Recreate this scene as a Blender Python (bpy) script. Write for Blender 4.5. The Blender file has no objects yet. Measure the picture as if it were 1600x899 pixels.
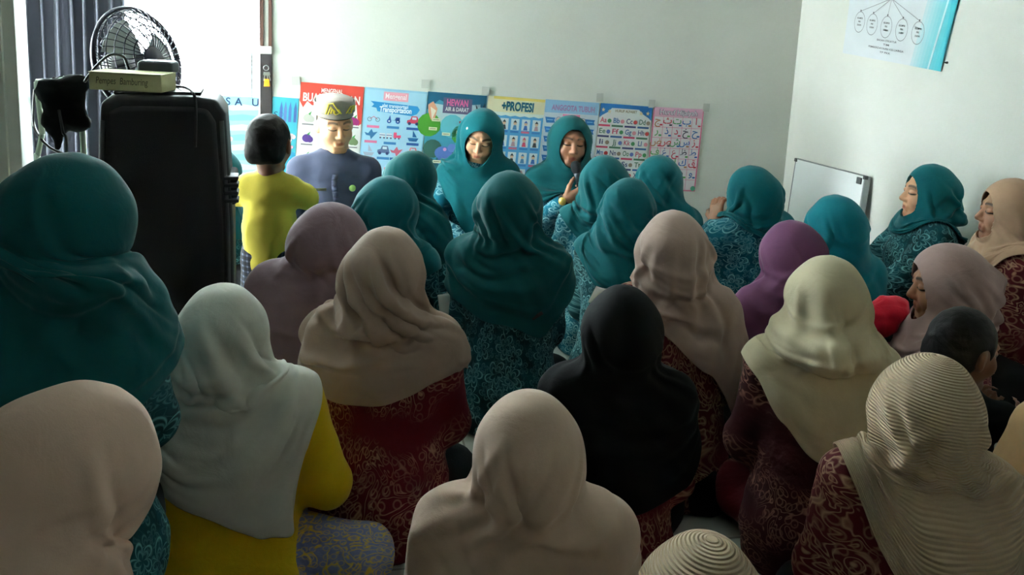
import bpy, math, random
import numpy as np
from mathutils import Vector, Matrix

# ------------------------------------------------------------------ camera, sky, lights, exposure
SC = bpy.context.scene
COL = SC.collection
F_PX, CXP, CYP, Y_HOR = 1300.0, 800.0, 220.0, 0.0      # focal length, principal point and horizon for a 1600x899 frame
CAM_H, ROLL = 1.52, 0.047
PITCH = math.atan((CYP - Y_HOR) / F_PX)
cam_d = bpy.data.cameras.new('camera'); cam = bpy.data.objects.new('camera', cam_d); COL.objects.link(cam)
cam_d.sensor_fit = 'HORIZONTAL'; cam_d.sensor_width = 36.0; cam_d.lens = F_PX / 1600 * 36.0
cam_d.shift_y = -(449.5 - CYP) / 1600.0
cam_d.clip_start = 0.05
CAM_M = Matrix.Rotation(math.pi / 2 - PITCH, 4, 'X') @ Matrix.Rotation(ROLL, 4, 'Z')
cam.matrix_world = Matrix.Translation((0, 0, CAM_H)) @ CAM_M
SC.camera = cam

def ray(px, py):
    d = CAM_M.to_3x3() @ Vector(((px - CXP) / F_PX, -(py - CYP) / F_PX, -1.0))
    return d
def at(px, py, y):                         # the point of the room seen at a pixel, y metres ahead of the camera
    d = ray(px, py); t = y / d.y
    return Vector((d.x * t, y, CAM_H + d.z * t))

world = bpy.data.worlds.new('overcast_sky'); SC.world = world; world.use_nodes = True
bgn = world.node_tree.nodes['Background']; bgn.inputs[0].default_value = (0.90, 0.97, 1.0, 1); bgn.inputs[1].default_value = 26.0

sun_d = bpy.data.lights.new('sun', 'SUN'); sun = bpy.data.objects.new('sun', sun_d); COL.objects.link(sun)
sun_d.energy = 3.5; sun_d.angle = math.radians(6); sun_d.color = (1.0, 0.86, 0.66)
sun.rotation_euler = Vector((1.0, -0.62, -0.80)).to_track_quat('-Z', 'Y').to_euler()

vs = SC.view_settings
vs.view_transform = 'Standard'; vs.look = 'None'; vs.gamma = 1.0; vs.use_curve_mapping = False
vs.exposure = 1.5
SC.cycles.use_denoising = True
SC.cycles.max_bounces = 8; SC.cycles.diffuse_bounces = 5; SC.cycles.transparent_max_bounces = 12
SC.cycles.sample_clamp_indirect = 6.0

YAW = math.radians(12)                      # the room stands turned by this against the view
C0 = Vector((1.775, 5.30, 0.0))             # corner of back wall and right wall
U = Vector((math.cos(YAW), math.sin(YAW), 0)); V = Vector((-math.sin(YAW), math.cos(YAW), 0))
def room(u, v, z=0.0): return C0 + U * u + V * v + Vector((0, 0, z))
def on_back(px, py, off=0.0):               # pixel -> (u, z) on the plane of the back wall
    d = ray(px, py); o = Vector((0, 0, CAM_H))
    t = ((C0 - V * off) - o).dot(V) / d.dot(V); p = o + d * t
    return (p - C0).dot(U), p.z
def on_right(px, py, off=0.0):              # pixel -> (v, z) on the plane of the right wall
    d = ray(px, py); o = Vector((0, 0, CAM_H))
    t = ((C0 - U * off) - o).dot(U) / d.dot(U); p = o + d * t
    return (p - C0).dot(V), p.z

# ------------------------------------------------------------------ object helpers
def srgb(r, g, b):
    f = lambda c: (c / 255 / 12.92) if c / 255 <= 0.04045 else ((c / 255 + 0.055) / 1.055) ** 2.4
    return (f(r), f(g), f(b), 1.0)

def link(name, me, parent=None, mat=None):
    o = bpy.data.objects.new(name, me); COL.objects.link(o)
    if parent is not None: o.parent = parent
    if mat is not None:
        for m in (mat if isinstance(mat, (list, tuple)) else [mat]): me.materials.append(m)
    return o
def tag(o, label=None, cat=None, group=None, kind=None):
    if label: o['label'] = label
    if cat: o['category'] = cat
    if group: o['group'] = group
    if kind: o['kind'] = kind
    return o
def thing(name, label, cat, loc=(0, 0, 0), rz=0.0, group=None):
    o = bpy.data.objects.new(name, None); COL.objects.link(o); o.empty_display_size = 0.1
    o.location = loc; o.rotation_euler = (0, 0, rz)
    return tag(o, label, cat, group)

class MB:                                   # collects shapes, builds ONE mesh object
    def __init__(s): s.v = []; s.f = []; s.mi = []
    def add(s, vs_, fs_, mi=0):
        b = len(s.v); s.v += [tuple(v) for v in vs_]; s.f += [tuple(i + b for i in f) for f in fs_]; s.mi += [mi] * len(fs_)
        return s
    def box(s, c, d, R=None, mi=0, taper=1.0):
        c = Vector(c); hx, hy, hz = d[0] / 2, d[1] / 2, d[2] / 2; pts = []
        for z, k in ((-hz, 1.0), (hz, taper)):
            for x, y in ((-hx, -hy), (hx, -hy), (hx, hy), (-hx, hy)):
                p = Vector((x * k, y * k, z)); p = (R @ p) if R is not None else p
                pts.append(c + p)
        return s.add(pts, [(0, 3, 2, 1), (4, 5, 6, 7), (0, 1, 5, 4), (1, 2, 6, 5), (2, 3, 7, 6), (3, 0, 4, 7)], mi)
    def tube(s, pts, r, n=8, mi=0, closed=False):
        pts = [Vector(p) for p in pts]; m = len(pts); rr = r if isinstance(r, (list, tuple)) else [r] * m
        ref = None; rings = []
        for i, p in enumerate(pts):
            a = pts[i - 1] if (i > 0 or closed) else p; b = pts[(i + 1) % m] if (i < m - 1 or closed) else p
            t = (b - a).normalized()
            if ref is None: ref = t.orthogonal().normalized()
            ref = (ref - t * ref.dot(t)).normalized(); bn = t.cross(ref)
            rings.append([p + (ref * math.cos(k * 2 * math.pi / n) + bn * math.sin(k * 2 * math.pi / n)) * rr[i] for k in range(n)])
        vs_ = [q for rg in rings for q in rg]; fs_ = []
        for i in range(m if closed else m - 1):
            j = (i + 1) % m
            for k in range(n): fs_.append((i * n + k, i * n + (k + 1) % n, j * n + (k + 1) % n, j * n + k))
        if not closed:
            fs_.append(tuple(range(n - 1, -1, -1))); fs_.append(tuple(range((m - 1) * n, m * n)))
        return s.add(vs_, fs_, mi)
    def lathe(s, prof, c=(0, 0, 0), n=24, R=None, mi=0):
        c = Vector(c); vs_ = []; fs_ = []; m = len(prof)
        for (r, z) in prof:
            for k in range(n):
                a = k * 2 * math.pi / n; p = Vector((r * math.cos(a), r * math.sin(a), z))
                vs_.append(c + ((R @ p) if R is not None else p))
        for i in range(m - 1):
            for k in range(n): fs_.append((i * n + k, i * n + (k + 1) % n, (i + 1) * n + (k + 1) % n, (i + 1) * n + k))
        fs_.append(tuple(range(n - 1, -1, -1))); fs_.append(tuple(range((m - 1) * n, m * n)))
        return s.add(vs_, fs_, mi)
    def build(s, name, mat=None, parent=None, smooth=False, bevel=0.0, seg=2):
        me = bpy.data.meshes.new(name); me.from_pydata(s.v, [], s.f); me.update()
        o = link(name, me, parent, mat)
        if any(s.mi): me.polygons.foreach_set('material_index', s.mi)
        if smooth: me.polygons.foreach_set('use_smooth', [True] * len(me.polygons))
        if bevel > 0:
            b = o.modifiers.new('bevel', 'BEVEL'); b.width = bevel; b.segments = seg; b.limit_method = 'ANGLE'; b.angle_limit = math.radians(35)
            me.polygons.foreach_set('use_smooth', [True] * len(me.polygons))
            o.modifiers.new('wn', 'WEIGHTED_NORMAL')
        return o

def text_mesh(body, size, align='CENTER', bold=0.0, shear=0.0):
    cu = bpy.data.curves.new('lettering', 'FONT'); cu.body = body; cu.size = size; cu.align_x = align; cu.align_y = 'CENTER'
    cu.offset = bold; cu.shear = shear; cu.resolution_u = 3
    o = bpy.data.objects.new('lettering', cu); COL.objects.link(o)
    dg = bpy.context.evaluated_depsgraph_get()
    me = bpy.data.meshes.new_from_object(o.evaluated_get(dg))
    bpy.data.objects.remove(o); bpy.data.curves.remove(cu)
    v = np.zeros(len(me.vertices) * 3); me.vertices.foreach_get('co', v); v = v.reshape(-1, 3)
    f = [tuple(p.vertices) for p in me.polygons]
    bpy.data.meshes.remove(me)
    return v, f

# ------------------------------------------------------------------ materials
MATS = {}
def nt_new(name):
    m = bpy.data.materials.new(name); m.use_nodes = True
    nt = m.node_tree; b = nt.nodes['Principled BSDF']
    return m, nt, b
def N(nt, typ, **kw):
    n = nt.nodes.new(typ)
    for k, v in kw.items():
        if k.startswith('i_'):
            key = k[2:]; key = int(key) if key.isdigit() else key
            n.inputs[key].default_value = v
        else: setattr(n, k, v)
    return n
def L(nt, a, b): nt.links.new(a, b)
def math_n(nt, op, a, b=None, c=None):
    n = N(nt, 'ShaderNodeMath', operation=op)
    for i, x in enumerate((a, b, c)):
        if x is None: continue
        if isinstance(x, (int, float)): n.inputs[i].default_value = x
        else: L(nt, x, n.inputs[i])
    return n.outputs[0]
def ramp(nt, fac, stops, interp='LINEAR'):
    n = N(nt, 'ShaderNodeValToRGB'); n.color_ramp.interpolation = interp; e = n.color_ramp.elements
    while len(e) < len(stops): e.new(0.5)
    for i, (p, c) in enumerate(stops): e[i].position = p; e[i].color = c if len(c) == 4 else (*c, 1)
    L(nt, fac, n.inputs[0]); return n.outputs[0]
def mixc(nt, fac, a, b):
    n = N(nt, 'ShaderNodeMix', data_type='RGBA')
    for i, x in ((0, fac), (6, a), (7, b)):
        if isinstance(x, (int, float, tuple)): n.inputs[i].default_value = x
        else: L(nt, x, n.inputs[i])
    return n.outputs[2]

def plain(name, col, rough=0.6, metal=0.0, bump=0.0, bscale=200.0, var=0.0, spec=0.5):
    if name in MATS: return MATS[name]
    m, nt, b = nt_new(name); b.inputs['Roughness'].default_value = rough; b.inputs['Metallic'].default_value = metal
    b.inputs['Specular IOR Level'].default_value = spec
    tc = N(nt, 'ShaderNodeTexCoord')
    nz = N(nt, 'ShaderNodeTexNoise', i_Scale=6.0, i_Detail=4.0); L(nt, tc.outputs['Object'], nz.inputs[0])
    lo = tuple(c * (1 - var) for c in col[:3]) + (1,); hi = tuple(min(1, c * (1 + var)) for c in col[:3]) + (1,)
    L(nt, ramp(nt, nz.outputs[0], [(0.3, lo), (0.7, hi)]), b.inputs['Base Color'])
    if bump > 0:
        n2 = N(nt, 'ShaderNodeTexNoise', i_Scale=bscale, i_Detail=3.0); L(nt, tc.outputs['Object'], n2.inputs[0])
        bp = N(nt, 'ShaderNodeBump', i_Strength=bump, i_Distance=0.01); L(nt, n2.outputs[0], bp.inputs['Height']); L(nt, bp.outputs[0], b.inputs['Normal'])
    MATS[name] = m; return m

def cloth(name, col, rough=0.85, sheen=0.15, weave=0.25, var=0.10, pleat=0.0):
    if name in MATS: return MATS[name]
    m, nt, b = nt_new(name); b.inputs['Roughness'].default_value = rough
    b.inputs['Sheen Weight'].default_value = sheen if max(col[:3]) > 0.02 else 0.0; b.inputs['Sheen Roughness'].default_value = 0.4
    b.inputs['Specular IOR Level'].default_value = 0.18
    at_ = N(nt, 'ShaderNodeAttribute', attribute_name='fuv'); tc = N(nt, 'ShaderNodeTexCoord')
    nz = N(nt, 'ShaderNodeTexNoise', i_Scale=9.0, i_Detail=5.0); L(nt, tc.outputs['Object'], nz.inputs[0])
    lo = tuple(c * (1 - var) for c in col[:3]) + (1,); hi = tuple(min(1, c * (1 + var)) for c in col[:3]) + (1,)
    L(nt, ramp(nt, nz.outputs[0], [(0.3, lo), (0.7, hi)]), b.inputs['Base Color'])
    n2 = N(nt, 'ShaderNodeTexNoise', i_Scale=420.0, i_Detail=2.0); L(nt, tc.outputs['Object'], n2.inputs[0])
    n3 = N(nt, 'ShaderNodeTexNoise', i_Scale=16.0, i_Detail=3.0, i_Distortion=0.8); L(nt, tc.outputs['Object'], n3.inputs[0])
    h = math_n(nt, 'ADD', math_n(nt, 'MULTIPLY', n2.outputs[0], 0.05), math_n(nt, 'MULTIPLY', n3.outputs[0], 0.5))
    if pleat > 0:
        sx = N(nt, 'ShaderNodeSeparateXYZ'); L(nt, at_.outputs['Vector'], sx.inputs[0])
        w = math_n(nt, 'SINE', math_n(nt, 'MULTIPLY', sx.outputs[1], pleat))
        h = math_n(nt, 'ADD', h, math_n(nt, 'MULTIPLY', w, 0.45))
    bp = N(nt, 'ShaderNodeBump', i_Strength=weave, i_Distance=0.02 if pleat == 0 else 0.008); L(nt, h, bp.inputs['Height']); L(nt, bp.outputs[0], b.inputs['Normal'])
    if pleat > 0: bp.inputs['Strength'].default_value = 0.8
    MATS[name] = m; return m

def batik_flower(name, base, base2, line, scale=11.0):
    """teal uniform cloth: pale outlined five-petal flowers and tendrils on a darker ground"""
    if name in MATS: return MATS[name]
    m, nt, b = nt_new(name); b.inputs['Roughness'].default_value = 0.85; b.inputs['Specular IOR Level'].default_value = 0.2
    a = N(nt, 'ShaderNodeAttribute', attribute_name='fuv'); uv = a.outputs['Vector']
    dn = N(nt, 'ShaderNodeTexNoise', i_Scale=14.0, i_Detail=2.0); L(nt, uv, dn.inputs[0])
    def flower(sc, off, R, w, petals):
        mp = N(nt, 'ShaderNodeVectorMath', operation='MULTIPLY_ADD'); L(nt, uv, mp.inputs[0]); mp.inputs[1].default_value = (sc, sc, 0); mp.inputs[2].default_value = (off, off * 1.7, 0)
        vo = N(nt, 'ShaderNodeTexVoronoi', voronoi_dimensions='2D', i_Scale=1.0, i_Randomness=0.75); L(nt, mp.outputs[0], vo.inputs['Vector'])
        df = N(nt, 'ShaderNodeVectorMath', operation='SUBTRACT'); L(nt, mp.outputs[0], df.inputs[0]); L(nt, vo.outputs['Position'], df.inputs[1])
        sp = N(nt, 'ShaderNodeSeparateXYZ'); L(nt, df.outputs[0], sp.inputs[0])
        r = N(nt, 'ShaderNodeVectorMath', operation='LENGTH'); L(nt, df.outputs[0], r.inputs[0])
        cs = N(nt, 'ShaderNodeSeparateXYZ'); L(nt, vo.outputs['Color'], cs.inputs[0])
        th = math_n(nt, 'ADD', math_n(nt, 'ARCTAN2', sp.outputs[1], sp.outputs[0]), math_n(nt, 'MULTIPLY', cs.outputs[0], 6.0))
        th = math_n(nt, 'ADD', th, math_n(nt, 'MULTIPLY', r.outputs['Value'], 0.9))
        pet = math_n(nt, 'ABSOLUTE', math_n(nt, 'COSINE', math_n(nt, 'MULTIPLY', th, petals / 2)))
        sz = math_n(nt, 'ADD', math_n(nt, 'MULTIPLY', cs.outputs[1], 0.35), 0.75)
        out = []
        for k1, k2 in ((0.22, 0.78), (0.10, 0.50)):
            rad = math_n(nt, 'MULTIPLY', math_n(nt, 'MULTIPLY', math_n(nt, 'ADD', math_n(nt, 'MULTIPLY', math_n(nt, 'POWER', pet, 0.7), k2), k1), sz), R)
            out.append(math_n(nt, 'SUBTRACT', 1.0, math_n(nt, 'SMOOTH_MIN', math_n(nt, 'DIVIDE', math_n(nt, 'ABSOLUTE', math_n(nt, 'SUBTRACT', r.outputs['Value'], rad)), w), 1.0, 0.0)))
        return math_n(nt, 'MAXIMUM', out[0], math_n(nt, 'MULTIPLY', out[1], 0.6))
    f1 = flower(scale, 3.1, 0.50, 0.045, 5); f2 = flower(scale * 1.8, 11.3, 0.46, 0.07, 4)
    cn = N(nt, 'ShaderNodeTexNoise', i_Scale=scale * 1.3, i_Detail=1.0, i_Distortion=1.2); L(nt, uv, cn.inputs[0])
    fr = math_n(nt, 'FRACT', math_n(nt, 'MULTIPLY', cn.outputs[0], 5.0))
    tend = math_n(nt, 'SUBTRACT', 1.0, math_n(nt, 'MINIMUM', math_n(nt, 'DIVIDE', math_n(nt, 'ABSOLUTE', math_n(nt, 'SUBTRACT', fr, 0.5)), 0.07), 1.0))
    ln = math_n(nt, 'MAXIMUM', f1, math_n(nt, 'MAXIMUM', math_n(nt, 'MULTIPLY', f2, 0.40), math_n(nt, 'MULTIPLY', tend, 0.16)))
    g = mixc(nt, ramp(nt, dn.outputs[0], [(0.38, (0, 0, 0)), (0.62, (1, 1, 1))]), base, base2)
    L(nt, mixc(nt, ln, g, line), b.inputs['Base Color'])
    bp = N(nt, 'ShaderNodeBump', i_Strength=0.3, i_Distance=0.02); n3 = N(nt, 'ShaderNodeTexNoise', i_Scale=22.0, i_Detail=3.0); L(nt, uv, n3.inputs[0]); L(nt, n3.outputs[0], bp.inputs['Height']); L(nt, bp.outputs[0], b.inputs['Normal'])
    MATS[name] = m; return m

def batik_scroll(name, base, base2, line, scale=9.0, dens=7.0, zone=0.5, wid=0.16):
    """maroon batik: cream scrolling outlines gathered in bands, plain maroon between"""
    if name in MATS: return MATS[name]
    m, nt, b = nt_new(name); b.inputs['Roughness'].default_value = 0.8; b.inputs['Specular IOR Level'].default_value = 0.22
    a = N(nt, 'ShaderNodeAttribute', attribute_name='fuv'); uv = a.outputs['Vector']
    cn = N(nt, 'ShaderNodeTexNoise', i_Scale=scale, i_Detail=1.0, i_Distortion=2.2); L(nt, uv, cn.inputs[0])
    fr = math_n(nt, 'FRACT', math_n(nt, 'MULTIPLY', cn.outputs[0], dens))
    ln = math_n(nt, 'SUBTRACT', 1.0, math_n(nt, 'MINIMUM', math_n(nt, 'DIVIDE', math_n(nt, 'ABSOLUTE', math_n(nt, 'SUBTRACT', fr, 0.5)), wid), 1.0))
    vo = N(nt, 'ShaderNodeTexVoronoi', voronoi_dimensions='2D', i_Scale=scale * 3.2, i_Randomness=0.6); L(nt, uv, vo.inputs['Vector'])
    ring = math_n(nt, 'SUBTRACT', 1.0, math_n(nt, 'MINIMUM', math_n(nt, 'DIVIDE', math_n(nt, 'ABSOLUTE', math_n(nt, 'SUBTRACT', vo.outputs['Distance'], 0.30)), 0.10), 1.0))
    z1 = N(nt, 'ShaderNodeTexNoise', i_Scale=3.4, i_Detail=1.0); mp = N(nt, 'ShaderNodeVectorMath', operation='MULTIPLY'); mp.inputs[1].default_value = (1.0, 1.8, 1); L(nt, uv, mp.inputs[0]); L(nt, mp.outputs[0], z1.inputs[0])
    zr = ramp(nt, z1.outputs[0], [(zone - 0.06, (0, 0, 0)), (zone + 0.06, (1, 1, 1))])
    fac = math_n(nt, 'MULTIPLY', math_n(nt, 'MAXIMUM', ln, math_n(nt, 'MULTIPLY', ring, 0.55)), zr)
    dn = N(nt, 'ShaderNodeTexNoise', i_Scale=5.0, i_Detail=2.0); L(nt, uv, dn.inputs[0])
    g = mixc(nt, dn.outputs[0], base, base2)
    L(nt, mixc(nt, fac, g, line), b.inputs['Base Color'])
    bp = N(nt, 'ShaderNodeBump', i_Strength=0.3, i_Distance=0.02); n3 = N(nt, 'ShaderNodeTexNoise', i_Scale=20.0, i_Detail=3.0); L(nt, uv, n3.inputs[0]); L(nt, n3.outputs[0], bp.inputs['Height']); L(nt, bp.outputs[0], b.inputs['Normal'])
    MATS[name] = m; return m

def skin_mat(name, col):
    if name in MATS: return MATS[name]
    m, nt, b = nt_new(name); b.inputs['Roughness'].default_value = 0.5
    b.inputs['Subsurface Weight'].default_value = 0.08; b.inputs['Subsurface Radius'].default_value = (0.01, 0.004, 0.002)
    a = N(nt, 'ShaderNodeAttribute', attribute_name='tone')        # x: lips, y: brows and lashes
    s = N(nt, 'ShaderNodeSeparateXYZ'); L(nt, a.outputs['Vector'], s.inputs[0])
    tc = N(nt, 'ShaderNodeTexCoord'); nz = N(nt, 'ShaderNodeTexNoise', i_Scale=18.0, i_Detail=4.0); L(nt, tc.outputs['Object'], nz.inputs[0])
    base = ramp(nt, nz.outputs[0], [(0.3, tuple(c * 0.92 for c in col[:3])), (0.7, col)])
    c1 = mixc(nt, s.outputs[0], base, (col[0] * 0.62, col[1] * 0.36, col[2] * 0.38, 1))
    L(nt, mixc(nt, s.outputs[1], c1, (0.012, 0.008, 0.006, 1)), b.inputs['Base Color'])
    MATS[name] = m; return m
# ------------------------------------------------------------------ implicit shapes -> one continuous mesh (people, clothes)
def _v(p): return np.array([p[0], p[1], p[2]], dtype=np.float64)
def cap(a, b, ra, rb, flat=1.0, k=0.03, op='+'):
    """tapered limb from a to b; flat < 1 squeezes it front to back"""
    a, b = _v(a), _v(b); ba = b - a; L2 = max((ba * ba / np.array([1, flat ** 2, 1])).sum(), 1e-9)
    def fn(X, Y, Z):
        x, y, z = X - a[0], (Y - a[1]) / flat, Z - a[2]
        bx, by, bz = ba[0], ba[1] / flat, ba[2]
        h = np.clip((x * bx + y * by + z * bz) / L2, 0, 1)
        return (np.sqrt((x - h * bx) ** 2 + (y - h * by) ** 2 + (z - h * bz) ** 2) - (ra + (rb - ra) * h)) * (0.5 + 0.5 * flat)
    R = max(ra, rb)
    return op, k, fn, np.minimum(a, b) - R, np.maximum(a, b) + R
def ell(c, r, R=None, k=0.02, op='+'):
    c = _v(c); r = np.array(r, dtype=np.float64); M = np.array(R.transposed()) if R is not None else None
    def fn(X, Y, Z):
        x, y, z = X - c[0], Y - c[1], Z - c[2]
        if M is not None:
            x, y, z = M[0, 0] * x + M[0, 1] * y + M[0, 2] * z, M[1, 0] * x + M[1, 1] * y + M[1, 2] * z, M[2, 0] * x + M[2, 1] * y + M[2, 2] * z
        k0 = np.sqrt((x / r[0]) ** 2 + (y / r[1]) ** 2 + (z / r[2]) ** 2)
        k1 = np.sqrt((x / r[0] ** 2) ** 2 + (y / r[1] ** 2) ** 2 + (z / r[2] ** 2) ** 2)
        return k0 * (k0 - 1.0) / np.maximum(k1, 1e-6)
    m = r.max() if R is not None else r
    return op, k, fn, c - m, c + m
def comb(A, B, op, k):
    if op == '+':
        h = np.maximum(k - np.abs(A - B), 0) / k; return np.minimum(A, B) - h * h * k * 0.25
    if op == '-': B = -B
    h = np.maximum(k - np.abs(A - B), 0) / k; return np.maximum(A, B) + h * h * k * 0.25
def sdf_at(prims, P):
    X, Y, Z = P[..., 0], P[..., 1], P[..., 2]; D = np.full(X.shape, 0.3)
    for op, k, fn, lo, hi in prims: D = comb(D, fn(X, Y, Z), op, k)
    return D
def axis(lo, hi, step, fine=()):
    """grid lines from lo to hi; fine = [(lo, hi, step)] zones of their own step"""
    out = [lo]
    while out[-1] < hi:
        x = out[-1]; st = step
        for a, b, s in fine:
            if a - 1e-9 <= x < b: st = min(st, s)
            elif a > x and a - x < st: st = min(st, max(a - x, s))
        out.append(x + st)
    return np.array(out)
def mesh_from(prims, step=0.011, fine=None, cut_floor=True, smooth=1, press=None):
    lo = np.min([p[3] for p in prims if p[0] == '+'], axis=0) - 0.03; hi = np.max([p[4] for p in prims if p[0] == '+'], axis=0) + 0.03
    fz = [[], [], []]
    for c, rad, st in (fine or []):
        for i in range(3): fz[i].append((c[i] - rad[i], c[i] + rad[i], st))
    ax = [axis(lo[i], hi[i], step, fz[i]) for i in range(3)]
    F = np.full([len(a) for a in ax], 0.06)
    for op, k, fn, l, h in prims:
        m = 0.05 + k; ii = [(max(np.searchsorted(ax[i], l[i] - m) - 1, 0), np.searchsorted(ax[i], h[i] + m) + 1) for i in range(3)]
        sl = tuple(slice(a, b) for a, b in ii)
        X, Y, Z = np.meshgrid(*[ax[i][sl[i]] for i in range(3)], indexing='ij', sparse=True)
        F[sl] = comb(F[sl], fn(X, Y, Z), op, k)
    if press:                               # neighbours press against each other: the soft shapes share the contact surface
        core, others, gap = press
        for oc, A2, t2, lo2, hi2 in others:
            gx, gy, gz = np.nonzero(F < 0.02); P = np.stack([ax[0][gx], ax[1][gy], ax[2][gz]], 1); Q = P.copy(); Q[:, :2] = P[:, :2] @ A2.T + t2
            near = ((Q > lo2 - 0.02) & (Q < hi2 + 0.02)).all(1)
            if not near.any(): continue
            gx, gy, gz = gx[near], gy[near], gz[near]; fa = np.minimum(sdf_at(core, P[near]), F[gx, gy, gz]); fb = sdf_at(oc, Q[near])
            F[gx, gy, gz] = np.maximum(F[gx, gy, gz], (fa - fb) * 0.5 + gap)
    if cut_floor: F = np.maximum(F, (0.004 - ax[2])[None, None, :])
    Vt, Fc = surface_nets(F, ax, smooth)
    if press:                               # keep the one continuous piece
        lab = np.arange(len(Vt)); E = np.concatenate([Fc[:, [0, 1]], Fc[:, [1, 2]], Fc[:, [2, 3]], Fc[:, [3, 0]]])
        for _ in range(400):
            m = np.minimum(lab[E[:, 0]], lab[E[:, 1]]); new = lab.copy(); np.minimum.at(new, E[:, 0], m); np.minimum.at(new, E[:, 1], m); new = new[new]
            if (new == lab).all(): break
            lab = new
        big = np.bincount(lab).argmax(); keep = lab == big; re_ = np.cumsum(keep) - 1; Fc = re_[Fc[keep[Fc[:, 0]]]]; Vt = Vt[keep]
    return Vt, Fc
def surface_nets(F, ax, smooth=1):
    S = F < 0; nx, ny, nz = F.shape
    cnt = np.zeros((nx - 1, ny - 1, nz - 1), np.int8)
    for i in (0, 1):
        for j in (0, 1):
            for k in (0, 1): cnt += S[i:nx - 1 + i, j:ny - 1 + j, k:nz - 1 + k]
    act = (cnt > 0) & (cnt < 8); I, J, K = np.nonzero(act); n = len(I)
    idx = np.full(act.shape, -1, np.int64); idx[I, J, K] = np.arange(n)
    acc = np.zeros((n, 3)); num = np.zeros(n)
    for a in range(3):
        o = [x for x in range(3) if x != a]
        for e in range(4):
            off = [0, 0, 0]; off[o[0]] = e & 1; off[o[1]] = e >> 1; of2 = list(off); of2[a] = 1
            f0 = F[I + off[0], J + off[1], K + off[2]]; f1 = F[I + of2[0], J + of2[1], K + of2[2]]
            m = (f0 < 0) != (f1 < 0); t = np.where(m, f0 / np.where(m, f0 - f1, 1), 0)
            G = (I, J, K); P = [ax[d][G[d] + off[d]] for d in range(3)]; P[a] = ax[a][G[a]] + t * (ax[a][G[a] + 1] - ax[a][G[a]])
            for d in range(3): acc[:, d] += np.where(m, P[d], 0)
            num += m
    Vt = acc / num[:, None]; faces = []
    for a in range(3):
        o = [x for x in range(3) if x != a]
        s0 = [slice(None)] * 3; s1 = [slice(None)] * 3; s0[a] = slice(0, -1); s1[a] = slice(1, None)
        ch = S[tuple(s0)] != S[tuple(s1)]; G = np.array(np.nonzero(ch)).T
        lim = [nx, ny, nz]
        ok = (G[:, o[0]] > 0) & (G[:, o[1]] > 0) & (G[:, o[0]] < lim[o[0]] - 1) & (G[:, o[1]] < lim[o[1]] - 1); G = G[ok]
        ins = S[G[:, 0], G[:, 1], G[:, 2]]; q = []
        for d0, d1 in ((-1, -1), (0, -1), (0, 0), (-1, 0)):
            H = G.copy(); H[:, o[0]] += d0; H[:, o[1]] += d1; q.append(idx[H[:, 0], H[:, 1], H[:, 2]])
        q = np.array(q).T
        fl = ins if a != 1 else ~ins
        faces.append(np.where(fl[:, None], q, q[:, ::-1]))
    Fc = np.concatenate(faces); Fc = Fc[(Fc >= 0).all(1)]
    for _ in range(smooth):                 # light smoothing over the quad edges
        s = np.zeros_like(Vt); c = np.zeros(len(Vt))
        for i in range(4):
            a_, b_ = Fc[:, i], Fc[:, (i + 1) % 4]
            for d in range(3): s[:, d] += np.bincount(a_, Vt[b_, d], len(Vt)) + np.bincount(b_, Vt[a_, d], len(Vt))
            c += np.bincount(a_, minlength=len(Vt)) + np.bincount(b_, minlength=len(Vt))
        Vt = Vt * 0.5 + 0.5 * s / np.maximum(c, 1)[:, None]
    return Vt, Fc
def quads_object(name, Vt, Fc, mat, parent, fuv=None, tone=None):
    me = bpy.data.meshes.new(name); me.vertices.add(len(Vt)); me.vertices.foreach_set('co', Vt.astype(np.float32).ravel())
    nf = len(Fc); me.loops.add(nf * 4); me.loops.foreach_set('vertex_index', Fc.astype(np.int32).ravel())
    me.polygons.add(nf); me.polygons.foreach_set('loop_start', np.arange(0, nf * 4, 4, dtype=np.int32))
    try: me.polygons.foreach_set('loop_total', np.full(nf, 4, np.int32))
    except Exception: pass
    me.update(calc_edges=True); me.validate()
    me.polygons.foreach_set('use_smooth', [True] * len(me.polygons))
    for nm, arr in (('fuv', fuv), ('tone', tone)):
        if arr is not None:
            at_ = me.attributes.new(nm, 'FLOAT_VECTOR', 'POINT'); at_.data.foreach_set('vector', arr.astype(np.float32).ravel())
    return link(name, me, parent, mat)
def normals(Vt, Fc):
    n = np.cross(Vt[Fc[:, 2]] - Vt[Fc[:, 0]], Vt[Fc[:, 3]] - Vt[Fc[:, 1]]); o = np.zeros_like(Vt)
    for i in range(4):
        for d in range(3): o[:, d] += np.bincount(Fc[:, i], n[:, d], len(Vt))
    return o / np.maximum(np.linalg.norm(o, axis=1), 1e-9)[:, None]
def wob(P, rng, scale, n=7):
    """smooth random field in -1..1"""
    out = np.zeros(P.shape[:-1])
    for i in range(n):
        d = rng.normal(size=3); d /= np.linalg.norm(d); f = scale * (0.6 + 0.9 * rng.random())
        out += np.sin((P @ d) * f + rng.random() * 6.28 + 0.8 * np.sin((P[..., (i + 1) % 3]) * scale * 0.7 + i))
    return out / n * 1.6
def crinkle(Vt, Fc, rng, amp=0.006, scale=26.0):
    w = wob(Vt, rng, scale); w2 = wob(Vt * np.array([1, 1, 1.9]), rng, scale * 1.6)
    r = (1 - np.abs(w)) ** 2 * 0.8 + 0.35 * w2           # ridged like pulled cloth
    return Vt + normals(Vt, Fc) * (amp * (r - 0.3))[:, None]
def wrap_uv(Vt, seed=0.0, rad=0.17):
    return np.stack([np.arctan2(Vt[:, 0], -Vt[:, 1]) * rad + seed, Vt[:, 2] + seed * 0.37, np.zeros(len(Vt))], 1)
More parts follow.
